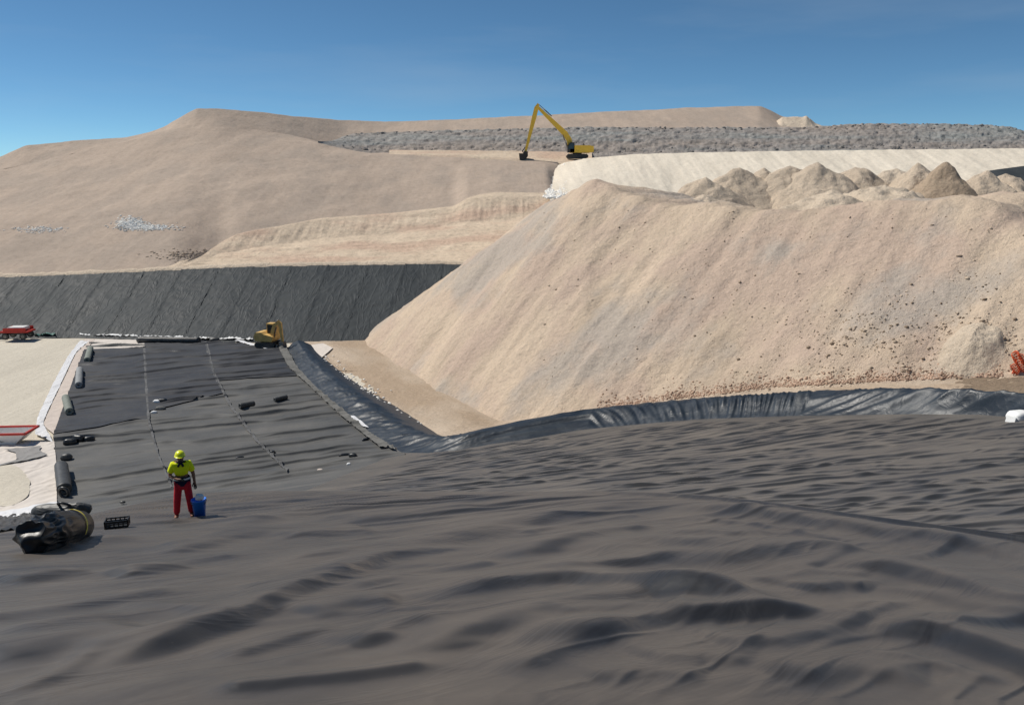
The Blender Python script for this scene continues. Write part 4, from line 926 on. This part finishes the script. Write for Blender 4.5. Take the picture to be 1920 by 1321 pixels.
bundle(58, 1040, 156, 1010, .29, 'large black crumpled liner bundle tied with a yellow strap', 2, 'bundle', lambda u: 1.3 if u < .45 else max(.22, 1.3-(u-.45)*6), [(.19, .026, .09)])
b2 = bundle(66, 972, 168, 966, .27, 'smaller black liner bundle lying behind the strapped one', 5, 'blackdust', lambda u: .45+.9*max(0, u-.45)*2)
bm = bmesh.new(); add_ring(bm, (.25, -.12, .46), .19, .04, (.2, 1, 1.1)); bm_obj('hose_loop', bm, M['black'], b2, True)
# black bags, crates, tools
def bag(px_, py_, sz, m, label, seed, rz=0, name='sandbag', cat='sandbag', grp='small bags and scraps on the liner'):
    bm = bmesh.new(); bmesh.ops.create_icosphere(bm, subdivisions=3, radius=1)
    for v in bm.verts:
        n_ = float(fbm(v.co.x*1.6+seed*3, v.co.y*1.6+v.co.z*1.3, 950+seed, 3)); c_ = v.co.copy()
        c_.x = math.copysign(abs(c_.x)**.75, c_.x)*sz[0]; c_.y = math.copysign(abs(c_.y)**.75, c_.y)*sz[1]; c_.z = max(-.55, c_.z)*sz[2]; v.co = c_*(1+.22*n_)
    o = bm_obj(name, bm, m, None, True); o.location = place(px_, py_)+Vector((0, 0, sz[2]*.5)); o.rotation_euler = (0, 0, rz); return tag(o, label, cat, grp)
bag(132, 832, (.42, .25, .24), M['black'], 'leftmost black sandbag of the cluster by the cream geotextile corner', 1, .3)
bag(148, 827, (.40, .26, .32), M['black'], 'middle black sandbag of the cluster by the cream geotextile corner', 2, -.2)
bag(168, 826, (.34, .22, .22), M['black'], 'rightmost black sandbag of the cluster by the cream geotextile corner', 3, .5)
bag(125, 861, (.32, .24, .24), M['blackdust'], 'single dark sandbag between the cluster and the edge roll', 4)
bag(306, 755, (.34, .2, .2), M['black'], 'dark bag beside the white one on the middle seam', 5)
bag(294, 756, (.28, .18, .16), M['whitepl'], 'white bag left of the dark bag on the middle seam', 6)
bag(301, 767, (.36, .22, .16), M['textile_dirty'], 'dull grey bag below the white bag on the middle seam', 7)
bag(289, 774, (.22, .16, .12), M['whitepl'], 'small white scrap below the grey bag', 8)
bag(511, 849, (.16, .14, .12), M['black'], 'small black lump alone on the grey floor panel', 9)
bag(450, 859, (.26, .10, .10), M['black'], 'thin dark scrap left of the small black lump', 10, .5)
bag(646, 855, (.34, .14, .12), M['black'], 'left piece of the black scraps near the foot of the bund', 11, .3)
bag(662, 856, (.28, .16, .16), M['black'], 'right piece of the black scraps near the foot of the bund', 12, -.3)
bag(654, 871, (.12, .10, .07), M['whitepl'], 'tiny white scrap below the black scraps', 13)
bag(685, 826, (.25, .10, .12), M['black'], 'dark scrap on the grey strip at the foot of the bund', 14, .8)
bag(230, 942, (.13, .07, .06), M['black'], 'small black offcut between the bundles and the person', 15)
bag(403, 640, (.55, .25, .3), M['blackdust'], 'dark bundle on the white edge right of the long roll', 16)
bag(572, 679, (.4, .3, .25), M['black'], 'dark bag on the bund end near the small excavator', 17)
bag(600, 881, (.16, .12, .05), M['textile_pink'], 'small beige scrap below the grey floor panel', 18)
# crate-like basket
S = place(222, 990); bk_ = thing('black_basket', tuple(S+Vector((0, 0, .03))), 'low black basket on the liner right of the bundles', 'basket', rz=math.radians(16)); bk_.scale = (.72, .72, .8)
bm = bmesh.new(); add_box(bm, (0, 0, .02), (.58, .3, .03)); bm_obj('bottom', bm, M['black'], bk_)
for x_, y_, sx_, sy_ in ((0, -.15, .6, .02), (0, .15, .6, .02), (-.3, 0, .02, .3), (.3, 0, .02, .3)):
    bm = bmesh.new()
    for zz in (.05, .12, .19): add_box(bm, (x_, y_, zz), (sx_, sy_, .035))
    n_ = 6 if sx_ > .1 else 4
    for k in range(n_): f_ = -.5+k/(n_-1); add_box(bm, (x_+f_*(sx_ if sx_ > .1 else 0), y_+f_*(sy_ if sy_ > .1 else 0), .11), (.03, .03, .2))
    bm_obj('side', bm, M['black'], bk_)
# white far edge sheets
for lft, rgt, lb in (([(150, 627.5), (150, 631)], [(262, 630.5), (262, 633.5)], 'bright white folded geotextile along the far floor edge, left piece'), ([(262, 630), (262, 634)], [(398, 635), (398, 638.6)], 'white folded geotextile behind the long black roll'), ([(412, 634), (412, 638)], [(474, 636.5), (474, 640)], 'white folded geotextile left of the small excavator')):
    tag(px_sheet('geotextile_sheet', lft, rgt, 60, 8, .16, fine(.12, 441), M['whitepl']), lb, 'geotextile', 'geotextile sheets on the floor')
tag(px_sheet('geotextile_sheet', [(440, 640), (478, 652), (500, 656)], [(446, 639), (500, 652), (545, 650)], 20, 30, .12, fine(.06, 443), M['textile'], None), 'white geotextile edge in front of the small excavator', 'geotextile', 'geotextile sheets on the floor')

# orange net and white bag at the right edge
T = at_z(1914, 700, 7.05); bm = bmesh.new()
nu, nv = 14, 18
for i in range(nu):
    add_tube(bm, [(-.45+.9*i/(nu-1)+.1*math.sin(k*.8+i), .12*math.sin(i*1.1+k*.5), .0+1.15*k/(nv-1)*(1-.35*i/(nu-1))) for k in range(nv)], .022, 5)
for k in range(nv):
    add_tube(bm, [(-.45+.9*i/(nu-1)+.1*math.sin(k*.8+i), .12*math.sin(i*1.1+k*.5), .0+1.15*k/(nv-1)*(1-.35*i/(nu-1))) for i in range(nu)], .022, 5)
o = bm_obj('safety_net', bm, M['orange'], None, True); o.location = tuple(T); tag(o, 'bunched orange safety net at the mound foot by the right edge', 'safety net')
wb = Vector(hit(1905, 792)); o = thing('white_sack', tuple(wb), 'white folded sacks on the bund end at the right edge', 'sack', rz=.3); o.scale = (.68, .68, .62)
bm = bmesh.new(); bmesh.ops.create_icosphere(bm, subdivisions=3, radius=1)
for v in bm.verts:
    n_ = float(fbm(v.co.x*2, v.co.y*2+v.co.z, 990, 3)); v.co = Vector((math.copysign(abs(v.co.x)**.5, v.co.x)*.62, math.copysign(abs(v.co.y)**.5, v.co.y)*.5, (max(-.6, v.co.z)+.6)*.42))*(1+.12*n_)
q = bm_obj('sack', bm, M['whitepl'], o, True); q.location = (.35, .1, 0)
bm = bmesh.new(); add_prism(bm, [(-.75, 0), (.0, 0), (-.2, .12), (-.66, .5)], -.25, .3); q = bm_obj('folded_sheet', bm, M['whitepl'], o, False, .03); q.location = (.0, -.25, .02)
# blue spray marks on the bank liner
for cx_, cy_, rx, ry in ((1560, 840, 5, 5), (1632, 844, 16, 3), (1662, 842, 14, 4)):
    a = np.linspace(0, 2*math.pi, 24); P = np.stack([hit(cx_+rx*np.cos(a)*k*(1+.3*vn(a*2, a*0+cx_, 5)), cy_+ry*np.sin(a)*k) for k in (0.02, .5, 1)])
    P[..., 2] = zcell(P[..., 0], P[..., 1])+.035+mid_wr(P[..., 0], P[..., 1])*.9; grid('paint_mark', P, M['bluemark'], mid_liner)

# ------------------------------------------------------------------ person and bucket
def skin(name, verts, edges, rad, m, parent, sub=2, root=0):
    me = bpy.data.meshes.new(name); me.from_pydata(verts, edges, []); o = bpy.data.objects.new(name, me); COL.objects.link(o)
    md = o.modifiers.new('s', 'SKIN'); md.use_smooth_shade = True
    for i, r_ in enumerate(rad):
        sv = me.skin_vertices[0].data[i]; sv.radius = (r_, r_) if not hasattr(r_, '__len__') else r_; sv.use_root = (i == root)
    s2 = o.modifiers.new('d', 'SUBSURF'); s2.levels = sub; s2.render_levels = sub
    dg = bpy.context.evaluated_depsgraph_get(); m2 = bpy.data.meshes.new_from_object(o.evaluated_get(dg)); bpy.data.objects.remove(o)
    return link(name, m2, m, parent, True)
S = place(349, 966); ps = thing('person', tuple(S+Vector((0, 0, .0))), 'person in yellow helmet, yellow shirt and red trousers standing on the liner', 'person')
ps.rotation_euler = (0, 0, math.radians(20)); ps.scale = (.94, .94, .94)    # turned towards the camera
# local axes: -Y is forward (towards the camera), +X viewer's right
J = dict(pel=(0, 0, .93), sp=(0, .01, 1.12), ch=(0, .0, 1.32), nk=(0, -.01, 1.47), hd=(0, -.03, 1.56), ht=(0, -.025, 1.68),
  ls=(-.19, 0, 1.41), le=(-.275, -.03, 1.15), lw=(-.07, -.235, 1.10), lh=(.0, -.265, 1.10),
  rs=(.19, 0, 1.41), re=(.265, .01, 1.14), rw=(.285, -.07, .92), rh=(.29, -.08, .85),
  lp=(-.10, 0, .88), lk=(-.155, -.02, .48), la=(-.20, .02, .09), lt=(-.225, -.15, .05),
  rp=(.10, 0, .88), rk=(.135, -.03, .48), ra=(.155, .02, .09), rt=(.18, -.15, .05))
R_ = dict(pel=(.15, .115), sp=(.145, .11), ch=(.165, .115), nk=.055, hd=(.075, .09), ht=(.06, .075), ls=.075, le=.046, lw=.032, lh=.036, rs=.075, re=.046, rw=.032, rh=.036, lp=.09, lk=.062, la=.045, lt=.04, rp=.09, rk=.062, ra=.045, rt=.04)
E = [('pel', 'sp'), ('sp', 'ch'), ('ch', 'nk'), ('nk', 'hd'), ('hd', 'ht'), ('ch', 'ls'), ('ls', 'le'), ('le', 'lw'), ('lw', 'lh'), ('ch', 'rs'), ('rs', 're'), ('re', 'rw'), ('rw', 'rh'), ('pel', 'lp'), ('lp', 'lk'), ('lk', 'la'), ('la', 'lt'), ('pel', 'rp'), ('rp', 'rk'), ('rk', 'ra'), ('ra', 'rt')]
K = list(J); body = skin('body', [J[k] for k in K], [(K.index(a), K.index(b)) for a, b in E], [R_[k] for k in K], M['skin'], ps)
def sub_skin(name, keys, edges, radii, m, pos=None, par=ps):
    pp = dict(J); pp.update(pos or {}); return skin(name, [pp[k] for k in keys], [(keys.index(a), keys.index(b)) for a, b in edges], radii, m, par)
# head features
bm = bmesh.new(); bmesh.ops.create_icosphere(bm, subdivisions=3, radius=1, matrix=Matrix.Translation((0, -.035, 1.60)) @ Matrix.Diagonal((.078, .098, .115, 1)))
bmesh.ops.create_icosphere(bm, subdivisions=2, radius=.018, matrix=Matrix.Translation((0, -.135, 1.585)) @ Matrix.Diagonal((.8, 1.2, 1.5, 1)))
for sx_ in (-1, 1): bmesh.ops.create_icosphere(bm, subdivisions=2, radius=.026, matrix=Matrix.Translation((.08*sx_, -.02, 1.595)) @ Matrix.Diagonal((.45, .8, 1.2, 1)))
bm_obj('head', bm, M['skin'], ps, True)
for sx_ in (-1, 1):
    bm = bmesh.new(); bmesh.ops.create_icosphere(bm, subdivisions=2, radius=.012, matrix=Matrix.Translation((.03*sx_, -.122, 1.615))); bm_obj('eye', bm, M['glove'], ps, True)
bm = bmesh.new(); add_box(bm, (0, -.127, 1.538), (.05, .02, .01)); bm_obj('mouth', bm, M['glove'], ps)
bm = bmesh.new(); bmesh.ops.create_icosphere(bm, subdivisions=2, radius=1, matrix=Matrix.Translation((0, -.085, 1.535)) @ Matrix.Diagonal((.055, .05, .045, 1))); bm_obj('beard', bm, M['exdark'], ps, True)
# helmet: dome, brim, ridge
bm = bmesh.new(); n_ = 28; rows = []
for i in range(9):
    ph = i/8*math.pi/2; rows.append([bm.verts.new((.122*math.cos(ph)*math.cos(2*math.pi*k/n_), -.03+.145*math.cos(ph)*math.sin(2*math.pi*k/n_), 1.655+.125*math.sin(ph))) for k in range(n_)])
br_ = [bm.verts.new((.134*math.cos(2*math.pi*k/n_), -.03+(.155+(.038 if math.sin(2*math.pi*k/n_) < -.3 else 0))*math.sin(2*math.pi*k/n_), 1.642)) for k in range(n_)]
rows = [br_]+rows
for r0, r1 in zip(rows, rows[1:]):
    for k in range(n_): bm.faces.new((r0[k], r0[(k+1) % n_], r1[(k+1) % n_], r1[k]))
bm_obj('helmet', bm, M['helmet'], ps, True)
sub_skin('shirt', ['sp', 'ch', 'nk', 'ls', 'le', 'rs', 're'], [('sp', 'ch'), ('ch', 'nk'), ('ch', 'ls'), ('ls', 'le'), ('ch', 'rs'), ('rs', 're')], [(.185, .145), (.205, .150), (.075, .075), .105, .082, .105, .082], M['hiviz'], dict(sp=(0, .0, 1.07), nk=(0, -.01, 1.45), le=(-.262, -.02, 1.20), re=(.256, .0, 1.19)))
bm = bmesh.new(); rows = []
for zz, ra, rb in ((.87, .185, .150), (.89, .198, .160), (.97, .198, .158), (1.07, .196, .155), (1.10, .18, .14)): rows.append([bm.verts.new((ra*(1+.02*math.sin(k*3+zz*20))*math.cos(2*math.pi*k/28), rb*math.sin(2*math.pi*k/28), zz)) for k in range(28)])
for r0, r1 in zip(rows, rows[1:]):
    for k in range(28): bm.faces.new((r0[k], r0[(k+1) % 28], r1[(k+1) % 28], r1[k]))
bm_obj('shirt_hem', bm, M['navy'], ps, True)
bm = bmesh.new(); rows = []
for zz, k_ in ((1.035, 1.12), (1.075, 1.12)): rows.append([bm.verts.new((.182*k_*math.cos(2*math.pi*k/24), .142*k_*math.sin(2*math.pi*k/24), zz)) for k in range(24)])
for k in range(24): bm.faces.new((rows[0][k], rows[0][(k+1) % 24], rows[1][(k+1) % 24], rows[1][k]))
bm_obj('reflective_band', bm, M['reflect'], ps, True)
bm = bmesh.new(); add_ring(bm, (0, -.01, 1.475), .082, .03, (0, .25, 1)); add_box(bm, (-.04, -.115, 1.43), (.05, .03, .10), Matrix.Rotation(.4, 3, 'Y')); add_box(bm, (.04, -.115, 1.43), (.05, .03, .10), Matrix.Rotation(-.4, 3, 'Y')); bm_obj('collar', bm, M['navy'], ps, True)
sub_skin('trousers', ['pel', 'lp', 'lk', 'la', 'rp', 'rk', 'ra'], [('pel', 'lp'), ('lp', 'lk'), ('lk', 'la'), ('pel', 'rp'), ('rp', 'rk'), ('rk', 'ra')], [(.165, .13), .115, .092, .080, .115, .092, .080], M['red'], dict(pel=(0, 0, .92), la=(-.198, .015, .10), ra=(.153, .015, .10)))
def hand(name, w_, h_, spread, curl, m):
    wv_, hv = Vector(w_), Vector(h_); ax = (hv-wv_).normalized(); side = ax.cross(Vector((0, 0, 1)) if abs(ax.z) < .8 else Vector((0, 1, 0))).normalized(); dn = ax.cross(side)
    vs_ = [tuple(wv_-ax*.03), tuple(wv_+ax*.03), tuple(wv_+ax*.08)]; ed = [(0, 1), (1, 2)]; rd = [.034, .036, (.04, .026)]
    for i, (o_, ln) in enumerate(((-.03, .07), (-.01, .085), (.01, .08), (.028, .06))):
        a = wv_+ax*.09+side*o_; b = a+ax*ln*.55+dn*curl*.02; c_ = b+ax*ln*.35+dn*curl*.035; k = len(vs_); vs_ += [tuple(a), tuple(b), tuple(c_)]; ed += [(2, k), (k, k+1), (k+1, k+2)]; rd += [.010, .0095, .008]
    a = wv_+ax*.035-side*.042; b = a+ax*.03-side*.02; c_ = b+ax*.03+dn*.01; k = len(vs_); vs_ += [tuple(a), tuple(b), tuple(c_)]; ed += [(1, k), (k, k+1), (k+1, k+2)]; rd += [.013, .011, .009]
    return skin(name, vs_, ed, rd, m, ps, 1)
hand('glove', J['lw'], J['lh'], 1, 1, M['glove']); hand('glove', J['rw'], J['rh'], 1, 1, M['glove'])
for a_, t_ in (('la', 'lt'), ('ra', 'rt')):
    A_ = Vector(J[a_]); T_ = Vector(J[t_]); skin('boot', [tuple(A_+Vector((0, .01, .08))), tuple(A_+Vector((0, .0, -.02))), tuple((A_+T_)/2+Vector((0, 0, -.015))), tuple(T_)], [(0, 1), (1, 2), (2, 3)], [.055, .062, .055, (.05, .045)], M['boot'], ps, 2)
B_ = place(376, 966); bu = thing('bucket', tuple(B_+Vector((0, 0, .0))), 'blue plastic bucket with a white cloth beside the person', 'bucket', rz=.3)
bm = bmesh.new(); n_ = 28; pr = [(.0, .0), (.125, .0), (.165, .36), (.175, .36), (.175, .33), (.168, .33)]
rows = [[bm.verts.new((max(r_, .001)*math.cos(2*math.pi*k/n_), max(r_, .001)*math.sin(2*math.pi*k/n_), z_)) for k in range(n_)] for r_, z_ in ((.001, .0), (.125, .0), (.160, .40), (.174, .405), (.174, .435), (.157, .435), (.12, .03), (.001, .03))]
for r0, r1 in zip(rows, rows[1:]):
    for k in range(n_): bm.faces.new((r0[k], r0[(k+1) % n_], r1[(k+1) % n_], r1[k]))
bm_obj('shell', bm, M['bluepl'], bu, True)
bm = bmesh.new(); add_tube(bm, [(.175*math.cos(t_), -.02-.17*math.sin(t_)*.6, .41-.14*math.sin(t_)) for t_ in np.linspace(0, math.pi, 14)], .006, 6); bm_obj('handle', bm, M['steel'], bu, True)
bm = bmesh.new(); bmesh.ops.create_icosphere(bm, subdivisions=3, radius=1)
for v in bm.verts: n2 = float(fbm(v.co.x*2.2, v.co.y*2.2+v.co.z*2, 77, 3)); v.co = Vector((v.co.x*.10, v.co.y*.09, v.co.z*.09))*(1+.4*n2)
o = bm_obj('cloth', bm, M['whitepl'], None, True); o.location = B_+Vector((.05, -.05, .49)); tag(o, 'white crumpled cloth sticking out of the blue bucket', 'cloth')
